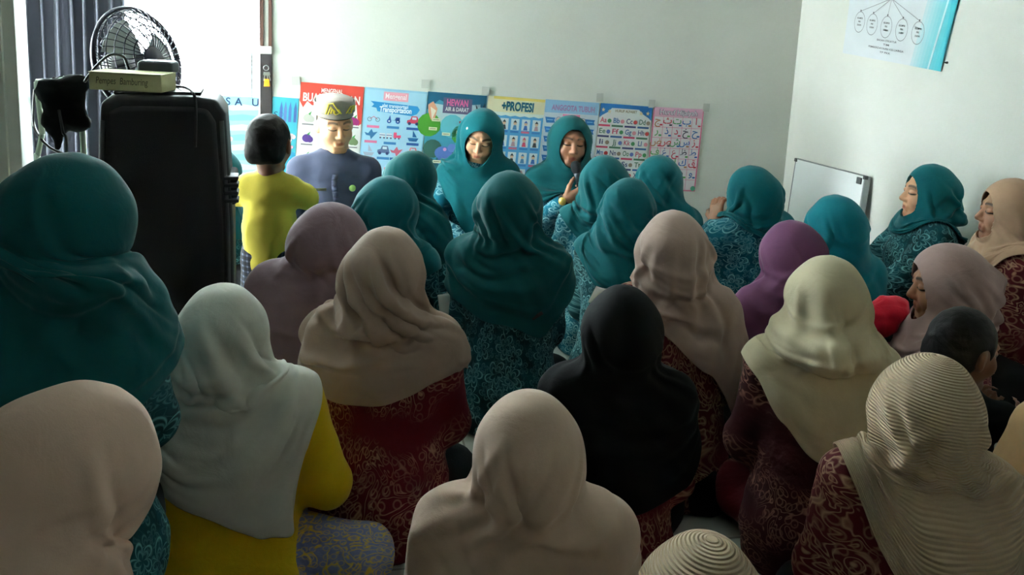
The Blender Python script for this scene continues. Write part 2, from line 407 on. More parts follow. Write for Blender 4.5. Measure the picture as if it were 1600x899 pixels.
# ------------------------------------------------------------------ people
def rotm(pitch=0, roll=0, yaw=0):           # pitch > 0 bows the head, roll > 0 tips it to its right, yaw > 0 turns it to its left
    return (Matrix.Rotation(math.radians(yaw), 3, 'Z') @ Matrix.Rotation(-math.radians(pitch), 3, 'X') @ Matrix.Rotation(math.radians(roll), 3, 'Y'))
def head_prims(Hc, R, k, child=False, fem=True):
    def w(p): return Hc + R @ (Vector(p) * k)
    jz = 0.080 if not child else 0.070; jw = 0.060 if fem else 0.064
    if child: jw = 0.060
    P = [ell(w((0, -0.012, 0.025)), np.array([0.076, 0.094, 0.090]) * k, R, 0.03),
         ell(w((0, 0.022, -0.034)), np.array([jw, 0.066, jz]) * k, R, 0.03),
         cap(w((-0.018, 0.064, -0.094)), w((0.018, 0.064, -0.094)), 0.018 * k, 0.018 * k, k=0.02)]
    for s in (-1, 1):
        P += [ell(w((s * 0.038, 0.058, -0.030)), np.array([0.024, 0.026, 0.028]) * k, R, 0.02),
              cap(w((s * 0.014, 0.082, 0.032)), w((s * 0.050, 0.066, 0.030)), 0.008 * k, 0.006 * k, k=0.015),
              ell(w((s * 0.031, 0.100, 0.010)), np.array([0.018, 0.016, 0.012]) * k, R, 0.012, '-'),
              ell(w((s * 0.031, 0.074, 0.008)), np.array([0.017, 0.014, 0.012]) * k, R, 0.004),
              ell(w((s * 0.078, -0.012, -0.006)), np.array([0.010, 0.019, 0.031]) * k, R @ Matrix.Rotation(s * 0.45, 3, 'Z'), 0.008),
              ell(w((s * 0.089, -0.002, -0.004)), np.array([0.008, 0.010, 0.018]) * k, R, 0.006, '-'),
              ell(w((s * 0.012, 0.092, -0.031)), np.array([0.009, 0.010, 0.008]) * k, R, 0.008)]
    P += [cap(w((0, 0.082, 0.016)), w((0, 0.103, -0.025)), 0.007 * k, 0.0115 * k, k=0.010),
          cap(w((-0.019, 0.082, -0.056)), w((0.019, 0.082, -0.056)), 0.006 * k, 0.006 * k, k=0.008),
          cap(w((0, 0.086, -0.054)), w((0, 0.087, -0.055)), 0.007 * k, 0.007 * k, k=0.008),
          cap(w((-0.015, 0.082, -0.069)), w((0.015, 0.082, -0.069)), 0.0075 * k, 0.0075 * k, k=0.008),
          cap(w((-0.022, 0.096, -0.0625)), w((0.022, 0.096, -0.0625)), 0.004 * k, 0.004 * k, k=0.004, op='-')]
    return P
def head_tone(Vt, Hc, R, k):
    Q = (Vt - np.array(Hc)) @ np.array(R) / k; x, y, z = np.abs(Q[:, 0]), Q[:, 1], Q[:, 2]; t = np.zeros_like(Vt)
    sm = lambda d, w: np.clip(1 - d / w, 0, 1)
    front = (y > 0.045)
    t[:, 0] = front * np.clip(1.6 * sm(np.sqrt((x / 0.026) ** 2 + ((z + 0.0625) / 0.0125) ** 2), 1.0), 0, 1)
    br = 0.034 + 0.004 * np.sin(np.clip((x - 0.012) / 0.04, 0, 1) * 3.14) - 0.002
    t[:, 1] = front * ((x > 0.012) & (x < 0.053)) * np.clip(1.5 * sm(np.abs(z - br), 0.0065), 0, 0.8)
    la = 0.004 - 0.003 * np.cos(np.clip((x - 0.031) / 0.017, -1, 1) * 1.57)
    t[:, 1] = np.maximum(t[:, 1], front * ((x > 0.014) & (x < 0.050)) * np.clip(1.6 * sm(np.abs(z - la), 0.0045), 0, 1))
    return t
def hand_prims(wr, tip_dir, palm_n, k=1.0, curl=35.0, thumb_side=1, spread=0.3):
    """palm and five unequal fingers; tip_dir along the hand, palm_n out of the palm"""
    d = Vector(tip_dir).normalized(); n = Vector(palm_n); n = (n - d * n.dot(d)).normalized(); s = d.cross(n) * thumb_side
    w = Vector(wr); P = []
    P.append(cap(w, w + d * 0.03 * k, 0.024 * k, 0.026 * k, k=0.02))
    for q in (-0.024, -0.008, 0.008, 0.024): P.append(cap(w + d * 0.02 * k + s * q * 0.8 * k, w + d * 0.082 * k + s * q * k, 0.013 * k, 0.0115 * k, k=0.012))
    for i, (q, ln) in enumerate(((0.028, 0.070), (0.0095, 0.078), (-0.0095, 0.072), (-0.027, 0.056))):
        p = w + d * 0.085 * k + s * q * k; a = 0.0
        for j, (fr, rad) in enumerate(((0.44, 0.0092), (0.31, 0.0084), (0.25, 0.0075))):
            a += math.radians(curl) * (0.8 if j == 0 else 1.0)
            dj = (d * math.cos(a) + n * math.sin(a) + s * (q * spread * 6)).normalized(); p2 = p + dj * ln * fr * k
            P.append(cap(p, p2, rad * k, rad * 0.95 * k, k=0.003)); p = p2
    p = w + d * 0.025 * k + s * 0.028 * k
    for j, (ln, rad) in enumerate(((0.040, 0.013), (0.032, 0.0105), (0.026, 0.009))):
        dj = (d * 0.75 + s * (0.75 - 0.3 * j) + n * (0.35 + 0.35 * j)).normalized(); p2 = p + dj * ln * k
        P.append(cap(p, p2, rad * k, rad * 0.92 * k, k=0.006)); p = p2
    return P

def catmull(K, n):
    """K: list of key rings (NJ,3) -> n rings through them"""
    K = np.array(K); d = np.linalg.norm(np.diff(K, axis=0), axis=2).mean(1); t = np.concatenate([[0], np.cumsum(d)]); T = np.linspace(0, t[-1], n)
    m = np.zeros_like(K); m[0] = (K[1] - K[0]) / d[0]; m[-1] = (K[-1] - K[-2]) / d[-1]
    for i in range(1, len(K) - 1): m[i] = ((K[i + 1] - K[i]) / d[i] * d[i - 1] + (K[i] - K[i - 1]) / d[i - 1] * d[i]) / (d[i] + d[i - 1])
    out = []
    for x in T:
        i = min(np.searchsorted(t, x, side='right') - 1, len(d) - 1); h = d[i]; u = (x - t[i]) / h
        out.append((2 * u ** 3 - 3 * u ** 2 + 1) * K[i] + (u ** 3 - 2 * u ** 2 + u) * h * m[i] + (-2 * u ** 3 + 3 * u ** 2) * K[i + 1] + (u ** 3 - u ** 2) * h * m[i + 1])
    return np.array(out), T / t[-1], t / t[-1]
def per_angle(th, table):
    """periodic smooth table [(degrees, value)] over the angles th (radians); 0 = back, 90 = right, 180 = front, 270 = left"""
    a = np.array([t[0] for t in table], float); v = np.array([t[1] for t in table], float); d = np.degrees(th) % 360
    a2 = np.concatenate([a - 360, a, a + 360]); v2 = np.concatenate([v, v, v]); i = np.clip(np.searchsorted(a2, d, side='right') - 1, 0, len(a2) - 2)
    u = (d - a2[i]) / (a2[i + 1] - a2[i]); u = u * u * (3 - 2 * u); return v2[i] * (1 - u) + v2[i + 1] * u

def make_hijab(parent, mat, Hc, R, Sc, Nb, k, sw, hem, rng, prims, face=False, tight=0.5, vol=1.0, flare=0.0, brim=0.0, creases=7, amp=0.013,
               excess=0.05, hood=0.0, bun=0.0, steps=46, opening=(0.070, 0.090, -0.014), name='hijab', sweep=1.0, backdrop=0.0, folds=15, nw=0.012, extra=()):
    def gap_at(P_):
        D_ = sdf_at(prims, P_)
        for oc, A2, t2, lo2, hi2 in extra:
            Q_ = P_.copy(); Q_[..., :2] = P_[..., :2] @ A2.T + t2; nr_ = ((Q_ > lo2 - 0.03) & (Q_ < hi2 + 0.03)).all(-1)
            if nr_.any(): D_[nr_] = np.minimum(D_[nr_], sdf_at(oc, Q_[nr_]))
        return D_
    NJ, NI = 120, 80
    th = np.arange(NJ) * 2 * np.pi / NJ; sx, cy = np.sin(th), -np.cos(th)
    Hn, Rn, Sn, Nn = np.array(Hc), np.array(R), np.array(Sc), np.array(Nb)
    K = []; a_, b_, c_ = 0.106 * k * vol, 0.128 * k * vol, 0.121 * k * (0.5 + 0.5 * vol)
    for al in (4, 26, 50, 72, 90, 105):
        r = math.radians(al); fwd = 1 + brim * np.clip(cy, 0, 1) ** 2 * math.sin(r)
        sn = math.sin(r) if al < 90 else math.sin(r) + (1.0 - math.sin(r)) * (1 - tight) ** 0.7 * 0.9
        sn *= 1 - (0.06 + 0.06 * (1 - tight)) * math.exp(-((al - 36) / 26) ** 2)
        bb = np.where(cy > 0, 0.100 * k * (0.5 + 0.5 * vol) * (1 + 0.12 * (al < 60)), b_) if face else b_
        y = bb * sn * cy * fwd - 0.010 * k - bun * np.clip(-cy, 0, 1) * math.sin(r) ** 2
        p = np.stack([a_ * sn * sx, y, np.full(NJ, c_ * math.cos(r) + 0.014 * k + hood * math.sin(r) * 0)], 1)
        K.append(Hn + p @ Rn.T)
    drop = per_angle(th, hem) * k; frt = np.clip(cy, 0, 1); bck = np.clip(-cy, 0, 1)
    lo = 1 - tight; nc = Hn * (0.40 - 0.12 * lo) + Nn * (0.60 + 0.12 * lo)
    nr = np.stack([(0.090 + (0.028 * vol + nw) * lo) * k * sx, (0.090 + (0.058 + backdrop) * lo * bck) * k * cy - 0.006 * k, np.full(NJ, 0.0) - 0.01 * k * frt], 1)
    K.append(nc + nr)
    wide = np.abs(sx) ** 0.8 * np.sign(sx)
    nrx = (0.090 + (0.028 * vol + nw) * lo) * k; sw = max(sw, nrx * 1.06)
    s1 = Sn + np.stack([max(sw * 0.80, nrx * 1.03) * wide, 0.110 * k * cy, 0.050 * k - 0.012 * k * np.abs(sx) - 0.02 * k * frt], 1)
    K.append(s1)
    f1 = np.minimum(0.10 * k, drop * 0.5); sh_ = np.clip(drop / (0.16 * k), 0, 1)
    K.append(Sn + np.stack([(sw * 0.86 + (0.14 * sw + 0.045 * k) * sh_) * wide, (0.118 + 0.030 * sh_) * k * cy, -f1 + 0.035 * k], 1))
    K.append(Sn + np.stack([(sw * 0.90 + (0.10 * sw + (0.065 + flare) * k) * sh_) * wide, (0.126 + (0.034 + flare) * sh_) * k * cy, -drop], 1))
    P, T, tk = catmull(K, NI); tn, ts = tk[6], tk[7]
    # creases that sweep from the throat round to the back
    cen = P.mean(1, keepdims=True); out = P - cen; out[..., 2] = 0; out /= np.maximum(np.linalg.norm(out, axis=2, keepdims=True), 1e-6)
    disp = np.zeros(P.shape[:2]); TT = T[:, None]; TH = th[None, :]
    for i in range(creases):
        t0 = rng.uniform(tk[4], 0.97); th0 = rng.uniform(-1.9, 1.9); sl = (1 if i % 4 else -1) * rng.uniform(1.0, 4.0) * sweep; w_ = rng.uniform(0.07, 0.16)
        dth = (TH - th0 - sl * (TT - t0) + np.pi) % (2 * np.pi) - np.pi
        win = np.exp(-((TT - t0) / rng.uniform(0.14, 0.32)) ** 2) * np.clip((TT - tk[2]) / (tk[4] - tk[2]), 0, 1)
        A = amp * rng.uniform(0.5, 1.2); disp += win * A * (np.exp(-(dth / w_) ** 2) - 0.7 * np.exp(-((dth - 1.7 * w_) / w_) ** 2))
    P = P + out * disp[..., None] * k
    if not face: P = P + out * (0.006 * k * wob(P, rng, 16.0) * np.clip((TT - 0.03) / 0.1, 0, 1))[..., None]
    # ---- drape: relax the sheet under its weight against the body
    front_open = None
    if face:
        Q = (P - Hn) @ Rn / k; front_open = (Q[..., 1] > 0.0) & ((Q[..., 0] / opening[0]) ** 2 + ((Q[..., 2] - opening[2]) / opening[1]) ** 2 < 1.0) & (T[:, None] < ts)
    P0 = P.copy(); pin = np.clip(1 - (T - tk[3]) / (tn - tk[3]), 0, 1)[:, None] * np.ones((1, NJ)) * 0.9
    if face:
        Q = (P - Hn) @ Rn / k; near = (Q[..., 1] > 0) & ((Q[..., 0] / (opening[0] + 0.03)) ** 2 + ((Q[..., 2] - opening[2]) / (opening[1] + 0.03)) ** 2 < 1.0); pin = np.maximum(pin, near * 0.9 * (T[:, None] < ts))
    grow = 1 + excess * np.clip((T - tk[4]) / (1 - tk[4]), 0, 1)[:, None]
    Lc = np.linalg.norm(np.roll(P, -1, 1) - P, axis=2) * grow; Lv = np.linalg.norm(P[1:] - P[:-1], axis=2) * 1.01
    Lb = np.linalg.norm(np.roll(P, -2, 1) - P, axis=2) * grow; Lw = np.linalg.norm(P[2:] - P[:-2], axis=2)
    Ls1 = np.linalg.norm(np.roll(P[1:], -1, 1) - P[:-1], axis=2); Ls2 = np.linalg.norm(np.roll(P[:-1], -1, 1) - P[1:], axis=2)
    Po = P.copy(); ev = np.arange(0, NJ, 2)
    def solve(A, B, Lr, st):
        d = B - A; l = np.linalg.norm(d, axis=-1, keepdims=True); return d * (0.5 * st * (1 - Lr[..., None] / np.maximum(l, 1e-7)))
    for s in range(steps):
        vel = (P - Po) * 0.86; Po = P.copy(); P = P + vel; P[..., 2] -= 0.00016 * (T > tk[4])[:, None]
        for it in range(3):
            for o in (0, 1):
                ja = (ev + o) % NJ; jb = (ja + 1) % NJ; c = solve(P[:, ja], P[:, jb], Lc[:, ja], 0.9); P[:, ja] += c; P[:, jb] -= c
                A, B = P[o:NI - 1:2], P[o + 1:NI:2]; m = min(len(A), len(B)); c = solve(A[:m], B[:m], Lv[o::2][:m], 0.9); A[:m] += c; B[:m] -= c
            c = solve(P[:-1], np.roll(P[1:], -1, 1), Ls1, 0.12); P[:-1] += c; P[1:] -= np.roll(c, 1, 1)
            c = solve(P[1:], np.roll(P[:-1], -1, 1), Ls2, 0.12); P[1:] += c; P[:-1] -= np.roll(c, 1, 1)
            c = solve(P, np.roll(P, -2, 1), Lb, 0.10); P += c; P -= np.roll(c, 2, 1)
            c = solve(P[:-2], P[2:], Lw, 0.10); P[:-2] += c; P[2:] -= c
        P = P * (1 - pin[..., None]) + P0 * pin[..., None]
        if s % 2 == 0 or s > steps - 4:
            D = gap_at(P); near = D < 0.010
            if near.any():
                q = P[near]; e = 0.004; g = np.stack([gap_at(q + np.array(v) * e) - D[near] for v in ((1, 0, 0), (0, 1, 0), (0, 0, 1))], 1)
                g /= np.maximum(np.linalg.norm(g, axis=1, keepdims=True), 1e-9); P[near] += g * (0.010 - D[near])[:, None]
        P[..., 2] = np.maximum(P[..., 2], 0.006)
    for _ in range(2):                        # take out single-vertex buckles
        Q = P.copy(); Q[1:-1] = 0.6 * P[1:-1] + 0.1 * (P[2:] + P[:-2]) + 0.1 * (np.roll(P, 1, 1) + np.roll(P, -1, 1))[1:-1]; P = Q
    # sharp folds on the settled cloth: U-shaped swags across the back and diagonals from the throat
    du = np.roll(P, -1, 1) - np.roll(P, 1, 1); dv = np.gradient(P, axis=0); nm = np.cross(dv, du); nm /= np.maximum(np.linalg.norm(nm, axis=2, keepdims=True), 1e-9)
    if (nm * out).sum(2).mean() < 0: nm = -nm
    arcl = np.linalg.norm(np.diff(P, axis=0), axis=2).mean(1).sum(); fd = np.zeros(P.shape[:2]); fade = np.clip((TT - tk[2]) / (tk[4] - tk[2]), 0, 1) * np.clip((1.02 - TT) / 0.1, 0, 1)
    dom = rng.choice([-1, 1]); sth = rng.uniform(-0.8, 0.8); dsl = rng.uniform(0.8, 2.6)
    for i in range(folds):
        A = amp * rng.uniform(0.4, 0.95) * k; wd = rng.uniform(0.007, 0.016)
        if rng.random() < 0.4:               # swag
            th0 = sth + rng.normal() * 0.25; ta = rng.uniform(tk[5], 0.92); dp = rng.uniform(0.05, 0.30)
            dth = (TH - th0 + np.pi) % (2 * np.pi) - np.pi; d = (TT - (ta + dp * (np.cos(dth) - 1) * 0.8)) * arcl; win = np.exp(-(dth / rng.uniform(0.8, 1.7)) ** 2)
        else:                                # diagonal
            th0 = rng.uniform(-1.6, 1.6); t0 = rng.uniform(tk[4], 0.9); sl = dom * dsl * rng.uniform(0.6, 1.5) * sweep
            d = ((TH - th0 - sl * (TT - t0) + np.pi) % (2 * np.pi) - np.pi) * 0.13 / math.sqrt(1 + (sl * 0.13 / arcl) ** 2); win = np.exp(-((TT - t0) / rng.uniform(0.16, 0.36)) ** 2)
        fd += win * A * (np.exp(-np.sqrt(d * d + 9e-6) / wd) - 0.5 * np.exp(-((d - 2.0 * wd) / (1.3 * wd)) ** 2))
    P = P + nm * (np.clip(fd, -0.022, 0.026) * fade)[..., None]
    D = gap_at(P); P = P + out * np.clip(0.006 - D, 0, 0.03)[..., None]
    G = np.arange(NI * NJ).reshape(NI, NJ)
    q = np.stack([G[:-1], G[1:], np.roll(G[1:], -1, 1), np.roll(G[:-1], -1, 1)], -1).reshape(-1, 4)
    arc = np.concatenate([[0], np.cumsum(np.linalg.norm(np.diff(P0, axis=0), axis=2).mean(1))])
    fuv = np.stack([np.tile(th * 0.12, (NI, 1)), np.tile(arc[:, None], (1, NJ)), np.zeros((NI, NJ))], -1).reshape(-1, 3)
    Vt = P.reshape(-1, 3).copy()
    if face:
        Q = (Vt - Hn) @ Rn / k; e = np.sqrt((Q[:, 0] / opening[0]) ** 2 + ((Q[:, 2] - opening[2]) / opening[1]) ** 2)
        inside = (Q[:, 1] > 0.0) & (e < 1.0) & (np.repeat(T, NJ) < ts); keep = ~(inside[q].all(1)); q = q[keep]
        used = np.zeros(len(Vt), bool); used[q.ravel()] = True; mv = inside & used                  # rim of the opening
        f = 1 / np.maximum(e[mv], 0.2); Q[mv, 0] *= f; Q[mv, 2] = (Q[mv, 2] - opening[2]) * f + opening[2]
        Vt[mv] = (Q[mv] * k) @ Rn.T + Hn
    # closing cap on the crown
    ap = len(Vt); Vt = np.vstack([Vt, P[0].mean(0)[None]]); fuv = np.vstack([fuv, fuv[:1]])
    capq = np.stack([np.full(NJ // 2, ap), G[0, ev], G[0, (ev + 1) % NJ], G[0, (ev + 2) % NJ]], 1); q = np.vstack([q, capq])
    o = quads_object(name, Vt, q, mat, parent, fuv=fuv)
    s_ = o.modifiers.new('thickness', 'SOLIDIFY'); s_.thickness = 0.0035; s_.offset = 0.0
    s2 = o.modifiers.new('round', 'SUBSURF'); s2.levels = 1; s2.render_levels = 1
    return o

PEOPLE = []; SHIRT_PRIMS = []; QUEUE = []; CORES = []
def neighbours(me):
    """the clothed shapes of those who sit close, with the map from my frame to theirs"""
    out = []; x0, y0, a0 = me[1]
    for other in CORES:
        if other is me: continue
        x1, y1, a1 = other[1]
        if math.hypot(x1 - x0, y1 - y0) > 0.95: continue
        c, s_ = math.cos(a0 - a1), math.sin(a0 - a1); A2 = np.array([[c, -s_], [s_, c]]); dx, dy = x0 - x1, y0 - y1
        t2 = np.array([math.cos(a1) * dx + math.sin(a1) * dy, -math.sin(a1) * dx + math.cos(a1) * dy])
        out.append((other[0], A2, t2, np.min([p[3] for p in other[0]], axis=0), np.max([p[4] for p in other[0]], axis=0)))
    return out
def build_people():
    for f in QUEUE: f()
    QUEUE.clear()
def seated(name, label, top, dist, yaw=0.0, k=1.0, w=1.0, lean=(0, 0), head=(0, 0, 0), skin=None, tunic=None, skirt=None, hijab=None, hem=None,
           seed=1, hands='lap', chair=False, face=False, hj=None, sw=None, arms=None, cat='person', male=False, voxel=0.012, group=None, tun_amp=0.006, uvs=0.0, elbow=0.0, knee=None, drop=0.0):
    """one seated adult: root empty > body (one mesh), tunic, skirt or trousers, hijab"""
    rng = np.random.default_rng(seed); T = at(top[0], top[1], dist)
    ztop = T.z; lift = ztop - 0.832 * k
    if lift < -0.04: lift = -0.04
    ry = math.radians(yaw); Rz = Matrix.Rotation(ry, 3, 'Z'); off = Rz @ Vector((lean[0], lean[1], 0))
    root = thing(name, label, cat, (T.x - off.x, T.y - off.y, 0), ry, group)
    PEOPLE.append(root)
    lx, ly = lean
    J = lambda f, z: Vector((lx * f, ly * f, lift + z * k))
    Pe, Wa, Ch, Sh, Nb = J(0, 0.12), J(0.14, 0.27), J(0.5, 0.43), J(0.70, 0.545 - drop), J(0.80, 0.585 - drop)
    R = rotm(*head); Hc = Vector((lx, ly + 0.07 * k * math.sin(math.radians(max(head[0] - 8, 0))), ztop - 0.130 * k))
    S = sw or 0.140 * k * w
    el, wr = {}, {}
    for s in (-1, 1):
        el[s] = Vector((Sh.x + s * (S + 0.030 * k + elbow), Sh.y + 0.03 * k, Sh.z - 0.255 * k)); wr[s] = Vector((s * 0.08 * k + Pe.x, 0.17 * k + ly * 0.4, lift + 0.21 * k))
    if arms:
        for s, (e, w_) in arms.items(): el[s] = Vector(e); wr[s] = Vector(w_)
    body, tun, skt = [], [], []
    g = 0.012
    def torso(P, m, kk):
        P += [cap(Pe, Wa, 0.150 * k * w + m, 0.126 * k * w + m, 0.80, kk), cap(Wa, Ch, 0.126 * k * w + m, 0.135 * k * w + m, 0.78, kk),
              cap(Ch, Sh, 0.135 * k * w + m, 0.100 * k * w + m, 0.72, kk), cap(Sh + Vector((-S * 0.85, 0, -0.012 * k)), Sh + Vector((S * 0.85, 0, -0.012 * k)), 0.056 * k + m, 0.056 * k + m, 1.0, 0.05),
              cap(Sh, Nb if m == 0 else Sh.lerp(Nb, 0.55), 0.085 * k + m, 0.050 * k + m, 0.85, 0.05)]
        if not male: P.append(ell(Ch + Vector((0, 0.085 * k, -0.02 * k)), np.array([0.125, 0.075, 0.085]) * k, None, 0.05))
    torso(body, 0.0, 0.04); torso(tun, g, 0.05)
    tun.append(cap(Pe + Vector((0, 0, -0.03)), Pe + Vector((0, 0.05 * k, 0)), 0.165 * k * w, 0.155 * k * w, 0.88, 0.06))
    tun.append(cap(Pe + Vector((0, -0.015, -0.05)), Vector((Pe.x, -0.015, 0.03)) if not chair else Pe + Vector((0, -0.015, -0.06)), 0.160 * k * w, 0.166 * k * w, 0.86, 0.05))
    for s in (-1, 1):
        sj = Sh + Vector((s * S, 0, -0.018 * k))
        body += [cap(sj, el[s], 0.050 * k, 0.040 * k, k=0.03), cap(el[s], wr[s], 0.040 * k, 0.026 * k, k=0.02)]
        tun += [cap(sj, el[s], 0.060 * k * (0.5 + 0.5 * w), 0.056 * k, k=0.04), cap(el[s], el[s].lerp(wr[s], 0.90), 0.056 * k, 0.042 * k, k=0.03)]
        if not (isinstance(hands, dict) and s in hands):
            body += hand_prims(wr[s], (-s * 0.7, 0.7, -0.05), (0, -0.2, -1), k * 0.95, 20, -s)
    fine = []
    if isinstance(hands, dict):
        for s, h in hands.items():
            body += hand_prims(wr[s], h['dir'], h['n'], k * 0.98, h.get('curl', 35), h.get('side', 1))
            fine.append((np.array(wr[s]) + np.array(Vector(h['dir']).normalized()) * 0.08, (0.10, 0.10, 0.10), 0.0045))
    # legs
    for s in (-1, 1):
        hip = Pe + Vector((s * 0.08 * k, 0.05, -0.01))
        if chair:
            kn = Vector((s * 0.095 * k, 0.36 * k, lift + 0.08 * k)); an = Vector((s * 0.095 * k, 0.32 * k, 0.06)); ft = an + Vector((0, 0.15, -0.02))
        else:
            kn = Vector((s * 0.155 * k, 0.165 * k, 0.095 * k)); an = Vector((-s * 0.05 * k, 0.19 * k, 0.055)); ft = an + Vector((-s * 0.06, 0.0, -0.01))
        if knee and s in knee: kn = Vector(knee[s])
        body += [cap(hip, kn, 0.076 * k, 0.050 * k, k=0.03), cap(kn, an, 0.048 * k, 0.036 * k, k=0.03), cap(an, ft, 0.034 * k, 0.024 * k, k=0.02)]
        skt += [cap(hip + Vector((0, 0.02, 0)), kn, 0.092 * k, 0.072 * k, k=0.05), cap(kn, an, 0.070 * k, 0.056 * k, k=0.05)]
        if not chair and lift > 0.03: skt.append(cap(hip, Vector((s * 0.09, -0.05, 0.05)), 0.11 * k, 0.11 * k, k=0.05))
    SHIRT_PRIMS.append(tun)
    skt += [cap(Pe + Vector((0, -0.01, -0.02)), Pe + Vector((0, 0.06, -0.03)), 0.158 * k * w, 0.148 * k * w, 0.9, 0.06)]
    if not chair: skt.append(cap((0, 0.04, 0.05), (0, 0.15 * k, 0.045), 0.12 * k, 0.08 * k, 1, 0.05))
    body += [cap(Nb + Vector((0, 0, -0.03 * k)), Hc + R @ Vector((0, -0.02 * k, -0.05 * k)), 0.056 * k if not male else 0.062 * k, 0.050 * k if not male else 0.058 * k, k=0.03)]
    hp = head_prims(Hc, R, k, fem=not male); body += hp
    vis = face or isinstance(hands, dict)
    if vis: fine.append((np.array(Hc), (0.125 * k, 0.125 * k, 0.145 * k), 0.0036))
    core = tun + skt; me_ = (core, (root.location.x, root.location.y, ry)); CORES.append(me_)
    def build():
        nb_ = neighbours(me_)
        Vt, Fc = mesh_from(body, 0.013, fine, smooth=1, press=(core, nb_, 0.006))
        quads_object('body', Vt, Fc, skin, root, tone=head_tone(Vt, Hc, R, k))
        Vt, Fc = mesh_from(tun, voxel, smooth=2, press=(core, nb_, 0.001)); Vt = crinkle(Vt, Fc, rng, tun_amp)
        Vt[:, 2] = np.maximum(Vt[:, 2], 0.005)
        quads_object('tunic' if not male else 'shirt', Vt, Fc, tunic, root, fuv=wrap_uv(Vt, seed * 0.731 + uvs))
        Vt, Fc = mesh_from(skt, 0.014, smooth=2, press=(core, nb_, 0.001)); Vt = crinkle(Vt, Fc, rng, 0.007, 20); Vt[:, 2] = np.maximum(Vt[:, 2], 0.004)
        quads_object('skirt' if not male else 'trousers', Vt, Fc, skirt, root, fuv=np.stack([Vt[:, 0], Vt[:, 1] + Vt[:, 2], Vt[:, 2] * 0], 1) + seed)
        if hijab is not None:
            coll = tun + hp[:3]
            make_hijab(root, hijab, Hc, R, Sh, Nb, k, S, hem or [(0, 0.26), (90, 0.16), (180, 0.22), (270, 0.16)], rng, coll, face=face, extra=[n for n in nb_ if np.hypot(*n[2]) < 0.62], **(hj or {}))
    QUEUE.append(build)
    return root, dict(Hc=Hc, R=R, Sh=Sh, Nb=Nb, wr=wr, el=el, k=k, S=S, Ch=Ch)
# ------------------------------------------------------------------ the room
def wall_mat():
    m, nt, b = nt_new('painted_plaster'); b.inputs['Roughness'].default_value = 0.75; b.inputs['Specular IOR Level'].default_value = 0.3
    tc = N(nt, 'ShaderNodeTexCoord'); n1 = N(nt, 'ShaderNodeTexNoise', i_Scale=1.6, i_Detail=6.0); L(nt, tc.outputs['Object'], n1.inputs[0])
    L(nt, ramp(nt, n1.outputs[0], [(0.3, srgb(222, 224, 216)), (0.7, srgb(234, 235, 228))]), b.inputs['Base Color'])
    n2 = N(nt, 'ShaderNodeTexNoise', i_Scale=60.0, i_Detail=4.0); L(nt, tc.outputs['Object'], n2.inputs[0])
    bp = N(nt, 'ShaderNodeBump', i_Strength=0.08, i_Distance=0.01); L(nt, n2.outputs[0], bp.inputs['Height']); L(nt, bp.outputs[0], b.inputs['Normal'])
    return m
def tile_mat():
    m, nt, b = nt_new('white_floor_tile'); b.inputs['Roughness'].default_value = 0.25
    tc = N(nt, 'ShaderNodeTexCoord'); br = N(nt, 'ShaderNodeTexBrick', offset=0.0, i_Scale=1.0)
    br.inputs['Color1'].default_value = srgb(186, 188, 180); br.inputs['Color2'].default_value = srgb(180, 184, 176); br.inputs['Mortar'].default_value = srgb(140, 140, 132)
    br.inputs['Brick Width'].default_value = 0.4; br.inputs['Row Height'].default_value = 0.4; br.inputs['Mortar Size'].default_value = 0.004
    L(nt, tc.outputs['Object'], br.inputs[0]); L(nt, br.outputs[0], b.inputs['Base Color'])
    bp = N(nt, 'ShaderNodeBump', i_Strength=0.3, i_Distance=0.002, invert=True); L(nt, br.outputs[1], bp.inputs['Height']); L(nt, bp.outputs[0], b.inputs['Normal'])
    return m
def glass_mat():
    m, nt, b = nt_new('window_glass'); nt.nodes.remove(b)
    out = nt.nodes['Material Output']; tr = N(nt, 'ShaderNodeBsdfTransparent'); gl = N(nt, 'ShaderNodeBsdfGlossy', i_Roughness=0.02)
    fr = N(nt, 'ShaderNodeFresnel', i_IOR=1.45); mx = N(nt, 'ShaderNodeMixShader'); tc = N(nt, 'ShaderNodeTexCoord')
    tr.inputs[0].default_value = (0.78, 0.82, 0.82, 1); L(nt, math_n(nt, 'MULTIPLY', fr.outputs[0], 0.6), mx.inputs[0]); L(nt, tr.outputs[0], mx.inputs[1]); L(nt, gl.outputs[0], mx.inputs[2]); L(nt, mx.outputs[0], out.inputs[0])
    return m
M_WALL, M_TILE, M_GLASS = wall_mat(), tile_mat(), glass_mat()
M_CEIL = plain('white_ceiling_paint', srgb(242, 242, 238), 0.8, var=0.02)
M_ALU = plain('dark_window_aluminium', srgb(58, 52, 54), 0.45, 0.3, var=0.05); M_BROWN = plain('brown_door_stile', srgb(82, 52, 44), 0.5, var=0.12)
M_WHITEPL = plain('white_plastic', srgb(226, 226, 222), 0.4, var=0.02); M_JAMB = plain('white_jamb_paint', srgb(236, 240, 234), 0.6, var=0.05)

